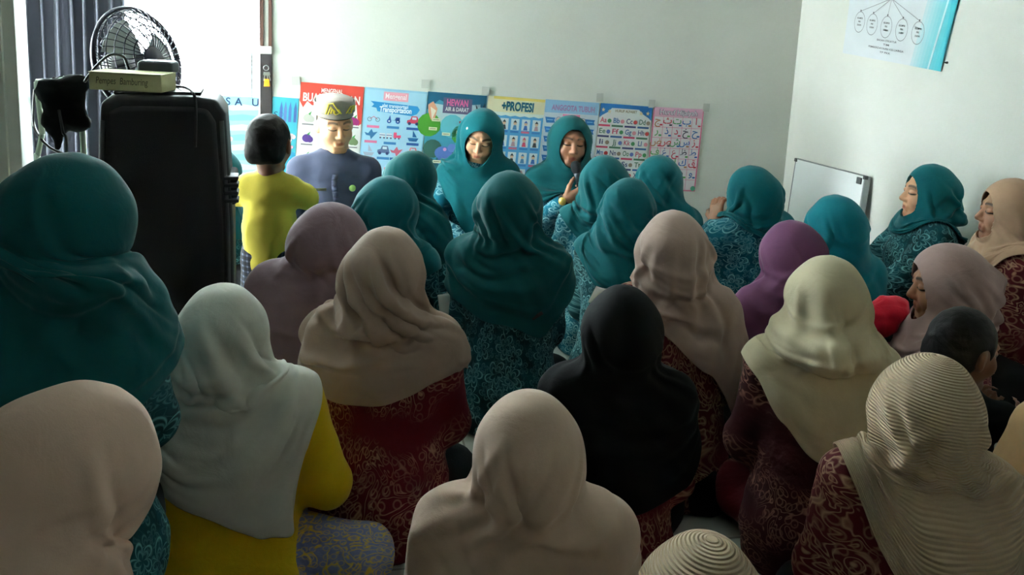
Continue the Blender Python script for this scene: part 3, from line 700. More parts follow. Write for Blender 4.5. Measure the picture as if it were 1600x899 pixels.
H_ROOM = 2.75; UL, VF = -6.20, -7.2                    # left wall and rear wall in room coordinates
def rbox(mb, u0, u1, v0, v1, z0, z1): mb.box(((u0 + u1) / 2, (v0 + v1) / 2, (z0 + z1) / 2), (u1 - u0, v1 - v0, z1 - z0))
def struct(name, mb, mat, parent=None, bevel=0.0):
    o = mb.build(name, mat, parent, bevel=bevel)
    if parent is None: o.location = C0; o.rotation_euler = (0, 0, YAW); tag(o, kind='structure')
    return o
U_POST = on_back(425, 100)[0]; U_PL = on_back(406, 100)[0]   # the stile between glass and wall
Z_W = 2.45
mb = MB(); rbox(mb, UL - 0.15, 0.15, VF - 0.15, 0.15, -0.12, 0.0); struct('floor', mb, M_TILE)
mb = MB(); rbox(mb, UL - 0.15, 0.15, VF - 0.15, 0.15, H_ROOM, H_ROOM + 0.12); struct('ceiling', mb, M_CEIL)
mb = MB(); rbox(mb, U_POST, 0.15, 0.0, 0.15, 0, H_ROOM); rbox(mb, UL - 0.15, U_POST, 0.0, 0.15, Z_W, H_ROOM); rbox(mb, UL - 0.15, UL + 0.12, 0.0, 0.15, 0, Z_W); rbox(mb, UL - 0.15, U_PL, 0.0, 0.15, 0, 0.42)  # low unseen sill added under the glazing to cut light on the floor
struct('wall_back', mb, M_WALL)
mb = MB(); rbox(mb, 0.0, 0.15, VF - 0.15, 0.0, 0, H_ROOM); struct('wall_right', mb, M_WALL)
# left wall, its unseen window sized for the light; rear wall behind the camera
mb = MB(); rbox(mb, UL - 0.15, UL, VF, -1.35, 0, H_ROOM); rbox(mb, UL - 0.15, UL, -0.75, 0, 0, H_ROOM); rbox(mb, UL - 0.15, UL, -1.35, -0.75, 0, 0.30); rbox(mb, UL - 0.15, UL, -1.35, -0.75, 2.50, H_ROOM)
struct('wall_left', mb, M_WALL)
mb = MB(); rbox(mb, UL, 0.0, VF - 0.15, VF, 0, H_ROOM)
struct('wall_rear', mb, plain('buff_paint', srgb(150, 138, 124), 0.6, var=0.1))  # unseen wall, tone chosen to limit the bounce on the foreground
# glazed front: stile, thin mullion, rails, pane
w1 = MB(); rbox(w1, UL + 0.12, U_PL, 0.04, 0.09, Z_W - 0.06, Z_W); rbox(w1, UL + 0.12, U_PL, 0.04, 0.09, 0.42, 0.47)
for u in (UL + 0.15, -4.75): rbox(w1, u - 0.03, u + 0.03, 0.04, 0.09, 0.47, Z_W - 0.06)
win = struct('window_1', w1, M_ALU)
g = MB(); rbox(g, UL + 0.12, U_PL + 0.005, 0.062, 0.068, 0.43, Z_W - 0.04); struct('pane', g, M_GLASS, win)
u_m = on_back(392, 120)[0]; g = MB(); rbox(g, u_m - 0.004, u_m + 0.004, 0.056, 0.061, 0.47, on_back(392, 84)[1]); struct('glass_seam', g, plain('grey_sealant', srgb(120, 130, 135), 0.6), win)
st = MB(); zs = on_back(415, 78)[1]; rbox(st, U_PL, U_POST, -0.012, 0.11, 0.0, zs); stile = struct('trim_1', st, M_ALU, bevel=0.003)
st = MB(); uw = (U_POST - U_PL)
rbox(st, U_PL, U_PL + uw * 0.30, -0.012, 0.11, zs, Z_W); rbox(st, U_PL + uw * 0.72, U_POST, -0.012, 0.11, zs, Z_W); struct('stile_edge', st, M_BROWN, stile)
st = MB(); rbox(st, U_PL + uw * 0.30, U_PL + uw * 0.72, 0.0, 0.10, zs, Z_W); struct('stile_panel', st, M_WHITEPL, stile)
st = MB(); rbox(st, U_PL - 0.004, U_POST + 0.002, -0.022, -0.010, zs - 0.022, zs + 0.022); struct('latch', st, M_WHITEPL, stile, bevel=0.006)
# jamb at the left border; unseen partition beyond it added to block light
pr = at(29, 150, 3.0); ur, vr = (pr - C0).dot(U), (pr - C0).dot(V)
mb = MB(); rbox(mb, UL, ur, vr, vr + 0.12, 0, H_ROOM); o = struct('wall_partition', mb, M_JAMB, bevel=0.003)
ul = (at(9, 150, 2.99) - C0).dot(U); mb = MB(); rbox(mb, ul - 0.16, ul, vr - 0.014, vr + 0.002, 0, H_ROOM - 0.002); struct('jamb_moulding', mb, M_JAMB, o, bevel=0.002)
# the yard outside, ground added to dim light bounced up to the ceiling
mb = MB(); rbox(mb, -16.0, 6.0, 0.151, 14.0, -0.30, -0.13); rbox(mb, -16.0, UL - 0.151, -9.0, 0.151, -0.30, -0.13); struct('ground', mb, plain('pale_concrete', srgb(176, 176, 170), 0.9, var=0.08))
# ------------------------------------------------------------------ fabrics
SKIN_W = skin_mat('warm_brown_skin', srgb(172, 122, 94)); SKIN_L = skin_mat('light_brown_skin', srgb(216, 164, 128)); SKIN_D = skin_mat('deep_brown_skin', srgb(130, 88, 66))
TEAL = cloth('teal_hijab_cloth', srgb(8, 94, 102)); TEAL_D = cloth('deep_teal_hijab_cloth', srgb(5, 80, 84)); TEAL_B = cloth('bright_teal_hijab_cloth', srgb(12, 118, 132))
GREY = cloth('grey_hijab_cloth', srgb(208, 208, 198)); MAUVE = cloth('mauve_jersey', srgb(126, 104, 112), weave=0.3); TAUPE = cloth('taupe_hijab_cloth', srgb(160, 138, 124))
PINKT = cloth('rosy_taupe_hijab_cloth', srgb(176, 152, 142)); BEIGE = cloth('beige_hijab_cloth', srgb(194, 168, 150)); PALEPINK = cloth('pale_rose_hijab_cloth', srgb(210, 180, 162))
BLACK = cloth('black_hijab_cloth', srgb(9, 10, 11)); CREAM = cloth('cream_hijab_cloth', srgb(200, 188, 158)); PURPLE = cloth('purple_hijab_cloth', srgb(116, 72, 106)); DUSTY = cloth('dusty_pink_hijab_cloth', srgb(178, 150, 146))
TAN = cloth('tan_hijab_cloth', srgb(186, 152, 126)); PLEAT = cloth('pleated_beige_cloth', srgb(206, 180, 150), pleat=900.0); SAND = cloth('sand_hijab_cloth', srgb(198, 164, 120))
B_TEAL = batik_flower('teal_flower_batik', srgb(2, 48, 54), srgb(5, 70, 80), srgb(112, 168, 172)); B_TEAL_LIT = batik_flower('lit_teal_flower_batik', srgb(4, 76, 94), srgb(12, 104, 124), srgb(150, 200, 206), 12.0)  # same batik twice: the second is brightened for people in the light
B_RED = batik_scroll('maroon_scroll_batik', srgb(78, 10, 22), srgb(110, 16, 34), srgb(188, 140, 118)); B_RED2 = batik_scroll('maroon_dense_batik', srgb(70, 12, 22), srgb(96, 18, 30), srgb(178, 140, 116), 8.0, 8.0, 0.44, 0.20)
B_DARK = batik_scroll('dark_maroon_batik', srgb(34, 8, 12), srgb(70, 10, 20), srgb(160, 116, 100), 10.0, 7.0, 0.50, 0.14)
YELLOW = cloth('yellow_blouse_cloth', srgb(214, 178, 10), weave=0.4); B_YB = batik_scroll('blue_yellow_batik', srgb(140, 150, 190), srgb(120, 130, 180), srgb(226, 196, 60), 12.0, 6.0, 0.30, 0.22)
DKCLOTH = cloth('black_skirt_cloth', srgb(20, 22, 24)); RED_P = cloth('red_plain_cloth', srgb(170, 24, 44))
NAVY = cloth('slate_navy_shirt_cloth', srgb(70, 76, 98), weave=0.2); TEE = cloth('yellow_tshirt_cloth', srgb(196, 182, 70), weave=0.2)

TE = dict(skin=SKIN_W, tunic=B_TEAL, skirt=DKCLOTH)
RE = dict(skin=SKIN_W, tunic=B_RED, skirt=DKCLOTH)
# ---- foreground
seated('person', 'person in deep teal hijab and flowered teal batik seated high beside the black loudspeaker', (104, 246), 1.55, yaw=46, k=1.04, w=0.78, sw=0.105, lean=(0.03, 0.10), head=(12, 4, -70), hijab=TEAL_D,
       hem=[(0, 0.12), (45, 0.10), (90, 0.08), (180, 0.2), (270, 0.16)], seed=3, chair=True, arms={1: ((0.15, 0.06, 0.62), (0.03, 0.20, 0.56)), -1: ((-0.15, 0.06, 0.62), (-0.03, 0.20, 0.56))}, hj=dict(vol=1.02, nw=0.01, tight=0.1, creases=7, amp=0.016, backdrop=0.02), **TE)
seated('person', 'person in pale rose hijab, head bowed, below the deep teal person', (72, 634), 1.10, yaw=-20, k=1.0, w=0.75, sw=0.10, lean=(0.0, 0.16), head=(34, 6, -14), hijab=PALEPINK, hem=[(0, 0.16), (90, 0.10), (180, 0.12), (270, 0.12)], seed=4, arms={1: ((0.14, 0.06, 0.32), (0.05, 0.14, 0.22)), -1: ((-0.14, 0.06, 0.32), (-0.05, 0.14, 0.22))},
       hj=dict(vol=1.10, tight=0.0, backdrop=0.05), **RE)
seated('person', 'person in grey hijab and bright yellow blouse with her back turned', (348, 450), 1.95, yaw=4, k=1.02, w=1.22, sw=0.185, lean=(0.0, 0.06), head=(6, -4, -6), hijab=GREY, tunic=YELLOW, skirt=B_YB, skin=SKIN_W,
       hem=[(0, 0.20), (26, 0.30), (40, 0.34), (58, 0.16), (85, 0.01), (180, 0.12), (275, 0.03), (320, 0.12)], seed=5, hj=dict(vol=1.04, nw=0.025, tight=0.2, creases=9, amp=0.016), elbow=0.045, knee={1: (0.36, 0.0, 0.10)})
seated('person', 'person in rosy beige hijab with one long crease, seated behind the black-hijab person', (832, 621), 1.50, yaw=0, k=1.0, w=1.05, lean=(0.0, 0.05), head=(4, -3, 0), hijab=BEIGE, seed=6, hem=[(0, 0.22), (90, 0.16), (180, 0.2), (270, 0.2)], hj=dict(vol=1.02, tight=0.5, creases=12), **RE)
seated('person', 'person in plain black hijab falling over a maroon batik tunic', (976, 450), 2.08, yaw=0, k=1.0, lean=(0.0, 0.04), head=(2, 0, 0), hijab=BLACK, seed=7, hem=[(0, 0.24), (50, 0.20), (90, 0.12), (180, 0.2), (270, 0.12), (310, 0.20)], hj=dict(vol=1.0, tight=0.75, creases=4, amp=0.008), **RE)
seated('person', 'person in cream hijab hanging straight to a point over dark maroon batik', (1298, 404), 2.20, yaw=-4, k=1.03, lean=(0.0, 0.07), head=(6, 2, 0), hijab=CREAM, tunic=B_DARK, skirt=B_RED2, skin=SKIN_W, seed=8,
       hem=[(0, 0.20), (25, 0.28), (55, 0.10), (90, 0.02), (180, 0.15), (270, 0.01), (305, 0.03), (335, 0.11)], hj=dict(vol=1.0, nw=0.035, tight=0.0, creases=8, amp=0.014, backdrop=0.05, sweep=0.4))
seated('person', 'person in ribbed pleated beige hijab and dense maroon batik', (1462, 563), 1.73, yaw=-4, k=1.0, w=1.1, lean=(0.02, 0.05), head=(6, 6, -10), hijab=PLEAT, tunic=B_RED2, skirt=DKCLOTH, skin=SKIN_W, seed=9,
       hem=[(0, 0.26), (45, 0.22), (85, 0.06), (180, 0.15), (270, 0.02), (310, 0.03), (335, 0.12)], hj=dict(vol=1.06, tight=0.45, creases=7, amp=0.014))
seated('person', 'low crown of a ribbed beige hijab beside the rosy beige hijab', (1108, 850), 1.13, yaw=0, k=0.92, lean=(0.0, 0.03), head=(6, 2, 0), hijab=PLEAT, tunic=B_RED2, skirt=DKCLOTH, skin=SKIN_W, seed=10)
seated('person', 'person in sand hijab over a red tunic, cut by the frame beside the toddler', (1745, 480), 1.82, yaw=10, k=1.0, lean=(0.0, 0.04), head=(4, 0, 0), hijab=SAND, tunic=B_RED, skirt=DKCLOTH, skin=SKIN_W, seed=11,
       hem=[(0, 0.2), (90, 0.15), (180, 0.15), (270, 0.10), (320, 0.25)], hj=dict(tight=0.4))
# ---- middle rows
seated('person', 'person in smooth mauve jersey hijab sitting below the child in yellow', (515, 321), 2.62, yaw=-12, k=1.10, w=1.15, lean=(0.06, 0.08), head=(6, 4, -14), hijab=MAUVE, tunic=MAUVE, skirt=DKCLOTH, skin=SKIN_W, seed=12,
       hem=[(0, 0.40), (90, 0.36), (180, 0.36), (270, 0.36)], hj=dict(vol=1.05, tight=0.95, creases=12, amp=0.007, excess=0.02))
seated('person', 'person in creased taupe hijab over maroon batik next to the mauve hijab', (606, 360), 2.26, yaw=-8, k=1.03, w=1.08, lean=(-0.02, 0.08), head=(8, -4, -8), hijab=TAUPE, seed=13, hem=[(0, 0.10), (50, 0.05), (100, 0.10), (180, 0.2), (260, 0.12), (300, 0.17), (330, 0.12)], hj=dict(vol=1.03, nw=0.02, tight=0.1, creases=13, amp=0.022), **RE)
seated('person', 'person in teal hijab with a wide flowered batik back in the middle of the room', (800, 272), 2.92, yaw=-4, k=1.06, w=1.0, lean=(-0.02, 0.08), head=(10, -6, -8), hijab=TEAL_D, seed=14, elbow=-0.025, hem=[(0, 0.16), (30, 0.22), (60, 0.13), (90, 0.06), (180, 0.2), (270, 0.09), (315, 0.11)], hj=dict(vol=1.06, tight=0.4, creases=10, amp=0.016), voxel=0.011, **TE)
seated('person', 'person in teal hijab looking aside between the navy shirt and the taupe hijab', (607, 280), 3.10, yaw=-18, k=1.02, lean=(-0.05, 0.10), head=(12, -2, -20), hijab=TEAL, seed=15, hem=[(0, 0.10), (60, 0.06), (120, 0.05), (180, 0.2), (270, 0.14)], hj=dict(vol=1.05, tight=0.3), **TE)
seated('person', 'person in teal hijab sloping down to one side in front of the transport poster', (643, 237), 3.62, yaw=-30, k=1.02, lean=(-0.02, 0.12), head=(16, 6, -20), hijab=TEAL_D, seed=16, hem=[(0, 0.16), (90, 0.14), (180, 0.2), (270, 0.14)], hj=dict(vol=0.95, nw=0.04, tight=0.0, backdrop=0.06), **TE)
seated('person', 'person in rosy taupe hijab with a long hanging tail over bright maroon batik', (1058, 333), 2.54, yaw=-6, k=1.02, w=1.0, lean=(-0.03, 0.08), head=(6, -6, -4), hijab=PINKT, tunic=B_RED2, skirt=DKCLOTH, skin=SKIN_W, seed=17,
       hem=[(0, 0.02), (25, 0.13), (48, 0.32), (70, 0.26), (95, 0.06), (180, 0.15), (270, 0.0), (320, 0.0)], hj=dict(vol=1.02, nw=0.02, tight=0.3, creases=12, amp=0.018))
seated('person', 'person in purple hijab behind the cream hijab', (1243, 346), 2.70, yaw=14, k=1.0, lean=(0.0, 0.06), head=(10, -4, 12), hijab=PURPLE, tunic=PURPLE, skirt=DKCLOTH, skin=SKIN_W, seed=18, hem=[(0, 0.30), (90, 0.30), (180, 0.30), (270, 0.30)], hj=dict(vol=0.92, tight=0.7, creases=8, amp=0.010))
seated('person', 'person in bright teal hijab hanging long before the whiteboard', (1308, 307), 3.10, yaw=12, k=1.02, lean=(-0.03, 0.06), head=(10, 4, 16), hijab=TEAL_B, skin=SKIN_W, tunic=B_TEAL_LIT, skirt=DKCLOTH, seed=20, hem=[(0, 0.22), (50, 0.26), (90, 0.2), (180, 0.2), (270, 0.16)], hj=dict(vol=0.96, nw=0.02, tight=0.25))
seated('person', 'person in teal hijab bending over in front of the speaker with the microphone', (985, 282), 3.14, yaw=-28, k=1.0, lean=(-0.04, 0.14), head=(22, -6, -14), hijab=TEAL, seed=21, hem=[(0, 0.10), (40, 0.18), (80, 0.16), (120, 0.1), (180, 0.2), (270, 0.02), (320, 0.04)], hj=dict(vol=0.97, nw=0.035, tight=0.2), **TE)
seated('person', 'person in teal hijab right below the microphone, behind the bending person', (948, 246), 3.58, yaw=-6, k=1.0, lean=(0.0, 0.06), head=(10, -6, -8), hijab=TEAL, skin=SKIN_W, tunic=B_TEAL_LIT, skirt=DKCLOTH, seed=22, hem=[(0, 0.08), (90, 0.06), (180, 0.15), (270, 0.03)], hj=dict(vol=1.05, tight=0.2), elbow=0.03)
seated('person', 'person in teal hijab in front of the Arabic letter poster', (1033, 246), 3.92, yaw=-16, k=1.0, lean=(-0.02, 0.08), head=(12, -6, -14), hijab=TEAL, seed=23, hem=[(0, 0.12), (90, 0.12), (180, 0.15), (270, 0.1)], hj=dict(vol=1.05, tight=0.2), **TE)
SIDE = {-1: dict(dir=(0.3, 0.35, 0.88), n=(0.9, 0.2, 0.0), curl=30, side=1)}
seated('person', 'person in teal hijab resting her cheek on one hand near the room corner', (1176, 262), 3.60, yaw=32, k=1.0, w=1.28, lean=(-0.02, 0.04), head=(8, -4, 10), hijab=TEAL, skin=SKIN_W, tunic=B_TEAL_LIT, skirt=DKCLOTH, seed=24, hem=[(0, 0.05), (60, 0.08), (110, 0.06), (180, 0.1), (270, 0.0), (320, 0.02)],
       hj=dict(vol=1.05, tight=0.3, creases=12), face=True, arms={-1: ((-0.23, 0.15, 0.40), (-0.125, 0.125, 0.575)), 1: ((0.25, 0.04, 0.32), (0.08, 0.26, 0.24))}, hands=SIDE)
seated('person', 'person in teal hijab in profile, leaning back on the white wall', (1455, 258), 3.58, yaw=82, k=1.02, w=1.15, lean=(0.0, 0.04), head=(-2, 0, 4), hijab=TEAL, skin=SKIN_L, tunic=B_TEAL, skirt=DKCLOTH, seed=25, face=True, hem=[(0, 0.12), (60, 0.10), (110, 0.03), (180, 0.06), (235, 0.02), (270, 0.0), (310, 0.05)], hj=dict(vol=1.0, tight=0.15, flare=-0.04, excess=0.02), arms={-1: ((-0.19, 0.20, 0.40), (-0.13, 0.43, 0.28)), 1: ((0.19, 0.2, 0.36), (0.1, 0.4, 0.24))})
seated('person', 'person in tan hijab in profile by the wall, half cut by the frame', (1583, 282), 3.12, yaw=80, k=1.02, lean=(0.0, 0.05), head=(-2, 0, 0), hijab=TAN, skin=SKIN_W, tunic=B_RED2, skirt=DKCLOTH, seed=26, face=True, hem=[(0, 0.08), (60, 0.06), (110, 0.03), (180, 0.08), (270, 0.02)], hj=dict(vol=1.05, tight=0.3, brim=0.06, creases=12))
seated('person', 'person in dusty pink hijab in profile, behind the toddler', (1486, 386), 2.55, yaw=72, k=1.02, w=1.1, lean=(0.0, 0.05), head=(6, 0, 8), hijab=DUSTY, skin=SKIN_W, tunic=B_RED, skirt=RED_P, seed=27, face=True, arms={1: ((0.19, 0.07, 0.36), (0.12, 0.22, 0.37)), -1: ((-0.17, 0.05, 0.32), (-0.06, 0.20, 0.26))}, hem=[(0, 0.08), (60, 0.08), (110, 0.05), (180, 0.12), (270, 0.04)], hj=dict(vol=1.06, tight=0.5, brim=0.10, creases=12, amp=0.018))
seated('person', 'person in teal hijab mostly hidden between loudspeaker and child', (338, 232), 4.05, yaw=-60, k=1.0, lean=(0.0, 0.03), head=(4, 0, 0), hijab=TEAL, seed=28, **TE)
# ---- the three who lead the meeting, facing the audience
FACE_OPEN = (0.068, 0.092, -0.012)
r_, b_ = seated('person', 'person in teal hijab reading from papers with bowed face before the animal poster', (752, 172), 4.30, yaw=-166, k=1.06, w=1.02, drop=0.03, lean=(0.0, 0.06), head=(22, -8, -18), hijab=TEAL, skin=SKIN_L, tunic=B_TEAL_LIT, skirt=DKCLOTH, seed=31, face=True,
       hem=[(0, 0.2), (50, 0.12), (90, 0.02), (130, 0.12), (180, 0.34), (230, 0.30), (270, 0.14), (310, 0.15)], arms={1: ((0.24, 0.10, 0.36), (0.12, 0.27, 0.315)), -1: ((-0.23, 0.08, 0.34), (-0.10, 0.25, 0.30))},
       hands={1: dict(dir=(-0.5, 0.7, -0.22), n=(-0.2, -0.3, -0.9), curl=35, side=-1)}, hj=dict(vol=1.06, tight=0.3, opening=FACE_OPEN, creases=10, sweep=0.6))
READER, RB = r_, b_
k_ = 1.06
MIC = None
zt = at(893, 183, 4.30).z
hc_ = Vector((0.0, 0.05, zt - 0.130 * k_)); Rm = rotm(0, -3, 2)
mouth = hc_ + Rm @ Vector((0, 0.088 * k_, -0.060 * k_)); mic0 = mouth + Vector((-0.004, 0.045, -0.020)); mic1 = mic0 + Vector((-0.045, 0.035, -0.205))
hcen = mic0.lerp(mic1, 0.62)
r_, b_ = seated('person', 'person in teal hijab speaking into a handheld microphone before the body-part poster', (893, 183), 4.30, yaw=-172, k=k_, w=1.05, drop=0.025, lean=(0.0, 0.05), head=(0, -3, 2), hijab=TEAL_D, skin=SKIN_W, tunic=B_TEAL_LIT, skirt=DKCLOTH, seed=32, face=True,
       hem=[(0, 0.2), (60, 0.14), (100, 0.08), (140, 0.16), (180, 0.24), (220, 0.16), (270, 0.10)],
       arms={1: ((0.225, 0.16, 0.33), tuple(hcen + Vector((0.085, 0.030, -0.055)))), -1: ((-0.22, 0.06, 0.33), (-0.06, 0.26, 0.25))},
       hands={1: dict(dir=(-0.85, 0.10, 0.42), n=(-0.15, -1.0, 0.1), curl=58, side=1)}, hj=dict(vol=1.04, tight=0.55, opening=(0.066, 0.094, -0.014), creases=10, sweep=0.6))
MICW, MWB = r_, b_
r_, b_ = seated('person', 'person in slate navy collarless shirt and patterned grey headcloth before the red poster', (524, 152), 4.15, yaw=-166, k=1.10, w=1.0, lean=(0.0, 0.02), head=(8, 2, 14), drop=0.042, hijab=None, skin=SKIN_L, tunic=NAVY, skirt=DKCLOTH, seed=33, face=True, male=True, sw=0.168,
       arms={1: ((0.245, 0.06, 0.38), (0.10, 0.28, 0.28)), -1: ((-0.245, 0.06, 0.38), (-0.10, 0.28, 0.27))}, tun_amp=0.011, voxel=0.010)
MAN, NB = r_, b_
def on_head(B, p): return B['Hc'] + B['R'] @ (Vector(p) * B['k'])
def head_shell(name, mat, parent, B, z0, z1, infl=0.006, front=0.0, n=64, m=8, thick=0.004, top=False, edge=None, tap=1.0, rows=None):
    """band or cap that follows the skull from height z0 to z1 (head coordinates)"""
    vs_ = []; fs_ = []
    for i in range(m + 1):
        for j in range(n):
            a = j * 2 * math.pi / n; e0, e1 = (edge(a) if edge else (z0, z1)); z = e0 + (e1 - e0) * i / m; zz = (z - 0.025) / 0.092
            q = math.sqrt(max(1 - min(abs(zz), 0.94) ** 2, 0.08)) if z > 0.025 else 1.0
            q = max(q, tap); rx, ry = (0.076 * q + infl), (0.095 * q + infl)
            vs_.append(on_head(B, (rx * math.sin(a), -0.012 - ry * math.cos(a), z)))
    for i in range(m):
        for j in range(n): fs_.append((i * n + j, i * n + (j + 1) % n, (i + 1) * n + (j + 1) % n, (i + 1) * n + j))
    if top:
        c = len(vs_); vs_.append(sum((vs_[m * n + j] for j in range(n)), Vector()) / n)
        for j in range(n): fs_.append((m * n + j, m * n + (j + 1) % n, c))
    mbb = MB().add(vs_, fs_); o = mbb.build(name, mat, parent, smooth=True)
    s_ = o.modifiers.new('thickness', 'SOLIDIFY'); s_.thickness = thick; s_.offset = 1.0
    return o
HATG = cloth('grey_headcloth', srgb(150, 142, 136), weave=0.5); HATD = cloth('dark_grey_headcloth', srgb(92, 88, 92), weave=0.5); GOLD = plain('yellow_batik_motif', srgb(222, 204, 70), 0.7, var=0.1)
head_shell('headcloth', HATG, MAN, NB, 0.052, 0.122, infl=0.008, top=True, tap=0.93)
fr_edge = lambda a: (0.074, 0.116 + 0.028 * math.exp(-((a - math.pi) / 0.75) ** 2) + 0.004 * math.sin(3 * a))
hf = head_shell('headcloth_fold', HATG, MAN, NB, 0.07, 0.11, infl=0.015, edge=fr_edge, tap=0.95)
def motif(a0, a1, pts, w=0.0058):
    mbb = MB()
    for line in pts:
        P_ = []
        for (t, z) in line:
            a = a0 + (a1 - a0) * t; P_.append(on_head(NB, ((0.0735 + 0.0215) * math.sin(a), -0.012 - (0.0915 + 0.0215) * math.cos(a), z)))
        mbb.tube(P_, w * 0.6, 5)
    return mbb
zig = [[(0, 0.078), (0.10, 0.126), (0.22, 0.132), (0.42, 0.088), (0.30, 0.080), (0.16, 0.114), (0.08, 0.078)], [(0.16, 0.084), (0.20, 0.106), (0.28, 0.096), (0.24, 0.086)], [(0.46, 0.084), (0.38, 0.104)],
       [(0.62, 0.084), (0.78, 0.112), (0.92, 0.112), (0.80, 0.082), (0.70, 0.084)], [(0.80, 0.090), (0.86, 0.106)], [(0.95, 0.090), (1.0, 0.11)]]
motif(math.pi - 0.75, math.pi + 0.85, zig).build('yellow_motif', GOLD, hf)
# short dark hair below the headcloth
head_shell('hair', cloth('black_hair', srgb(22, 18, 17), weave=0.6), MAN, NB, 0.0, 0.06, infl=0.001, thick=0.003, edge=lambda a: (0.050 - 0.085 * max(0.0, math.cos(a)) ** 0.6 if math.cos(a) > 0 else 0.048, 0.058))
# collar, button band, pocket badges
def torso_front(B, x, z, out=0.004):        # point on the chest of the shirt
    P_ = np.array([[x, 0.30, z]]); pr = B['prims']; lo_, hi_ = 0.0, 0.45
    for _ in range(26):
        mid = (lo_ + hi_) / 2; d = sdf_at(pr, np.array([[x, mid, z]]))[0]
        if d > 0: hi_ = mid
        else: lo_ = mid
    return Vector((x, hi_ + out, z))
NB['prims'] = SHIRT_PRIMS[-1]
col = MB(); cp = []
for i in range(40):
    a = i * 2 * math.pi / 40; cp.append(NB['Nb'] + Vector((0.072 * math.sin(a), -0.074 * math.cos(a) + 0.012, 0.026 - 0.030 * (1 - math.cos(a - 0)) * 0.5 * (1.0))))
vs_ = []; fs_ = []
for i, p in enumerate(cp): vs_ += [p + Vector((0, 0, -0.02)), p + Vector((0, 0, 0.016))]
for i in range(40): j = (i + 1) % 40; fs_.append((2 * i, 2 * j, 2 * j + 1, 2 * i + 1))
o = MB().add(vs_, fs_).build('collar', NAVY, MAN, smooth=True); s_ = o.modifiers.new('thickness', 'SOLIDIFY'); s_.thickness = 0.006
zc = NB['Sh'].z
pl = MB(); pts = [torso_front(NB, 0.004 * math.sin(i), zc - 0.01 - 0.028 * i, 0.013) for i in range(12)]
for a, b in zip(pts, pts[1:]): pl.add([a + Vector((-0.014, 0, 0)), a + Vector((0.014, 0, 0)), b + Vector((0.014, 0, 0)), b + Vector((-0.014, 0, 0))], [(0, 1, 2, 3)])
o = pl.build('button_band', NAVY, MAN, smooth=True); s_ = o.modifiers.new('thickness', 'SOLIDIFY'); s_.thickness = 0.004
bp = torso_front(NB, 0.075, zc - 0.085, 0.012); MB().box(bp, (0.066, 0.006, 0.014), mi=0).build('name_badge', plain('dark_badge', srgb(66, 66, 40), 0.4), MAN, bevel=0.002)
MB().box(bp + Vector((0.024, 0.003, 0)), (0.014, 0.003, 0.010)).build('badge_emblem', plain('olive_badge', srgb(150, 160, 84), 0.4), MAN)
bp = torso_front(NB, -0.085, zc - 0.080, 0.012); MB().lathe([(0.001, 0.0), (0.016, 0.0), (0.017, 0.003), (0.013, 0.005), (0.001, 0.006)], bp, 20, Matrix.Rotation(-math.pi / 2, 3, 'X')).build('round_pin', plain('green_pin', srgb(136, 176, 96), 0.35), MAN, smooth=True)
# microphone held by the speaker: a thing of its own
W_ = MICW.matrix_world if False else (Matrix.Translation(MICW.location) @ Matrix.Rotation(MICW.rotation_euler[2], 4, 'Z'))
ax = (mic0 - mic1).normalized(); q = ax.to_track_quat('Z', 'Y').to_matrix(); m1 = W_ @ mic1; Rw = (W_.to_3x3() @ q)
mic = thing('microphone', 'black handheld microphone with orange end ring held up to the mouth', 'microphone'); mic.matrix_world = Matrix.Translation(m1) @ Rw.to_4x4()
MB().lathe([(0.004, 0.018), (0.0125, 0.02), (0.0135, 0.10), (0.016, 0.155), (0.017, 0.168)], n=20).build('handle', plain('grey_mic_body', srgb(86, 92, 98), 0.3, 0.5), mic, smooth=True)
MB().lathe([(0.017, 0.166), (0.0245, 0.178), (0.026, 0.196), (0.0245, 0.212), (0.017, 0.224), (0.004, 0.229)], n=20).build('grille', plain('dark_mic_grille', srgb(50, 54, 58), 0.45, 0.6, bump=0.6, bscale=900), mic, smooth=True)
MB().lathe([(0.004, -0.004), (0.0125, -0.002), (0.0145, 0.004), (0.0145, 0.016), (0.0125, 0.021)], n=20).build('end_ring', plain('orange_ring', srgb(236, 110, 50), 0.4), mic, smooth=True)
MB().lathe([(0.0138, 0.095), (0.0152, 0.098), (0.0152, 0.112), (0.014, 0.116)], n=20).build('collar_ring', plain('dark_mic_band', srgb(30, 32, 34), 0.3), mic, smooth=True)
# wristwatch on her right wrist
w0, e0 = MWB['wr'][1], MWB['el'][1]; axw = (w0 - e0).normalized(); c = w0 + axw * 0.004; rw = axw.to_track_quat('Z', 'Y').to_matrix()
wt = thing('wristwatch', 'gold-faced wristwatch on a dark strap at the wrist of the microphone holder', 'watch'); wt.matrix_world = W_ @ (Matrix.Translation(c) @ rw.to_4x4())
MB().lathe([(0.029, -0.012), (0.036, -0.012), (0.036, 0.012), (0.029, 0.012), (0.029, -0.012)], n=28).build('strap', plain('dark_strap', srgb(40, 38, 40), 0.5), wt, smooth=False, bevel=0.002)
toc = rw.inverted() @ Vector((0.35, 0.9, 0.25)); an = math.atan2(toc.y, toc.x)
MB().lathe([(0.001, 0.0), (0.019, 0.0), (0.021, 0.004), (0.018, 0.009), (0.001, 0.010)], (0.034 * math.cos(an), 0.034 * math.sin(an), 0), 24, Matrix.Rotation(an, 3, 'Z') @ Matrix.Rotation(math.pi / 2, 3, 'Y')).build('dial', plain('gold_dial', srgb(206, 176, 92), 0.3, 0.7), wt, smooth=True)
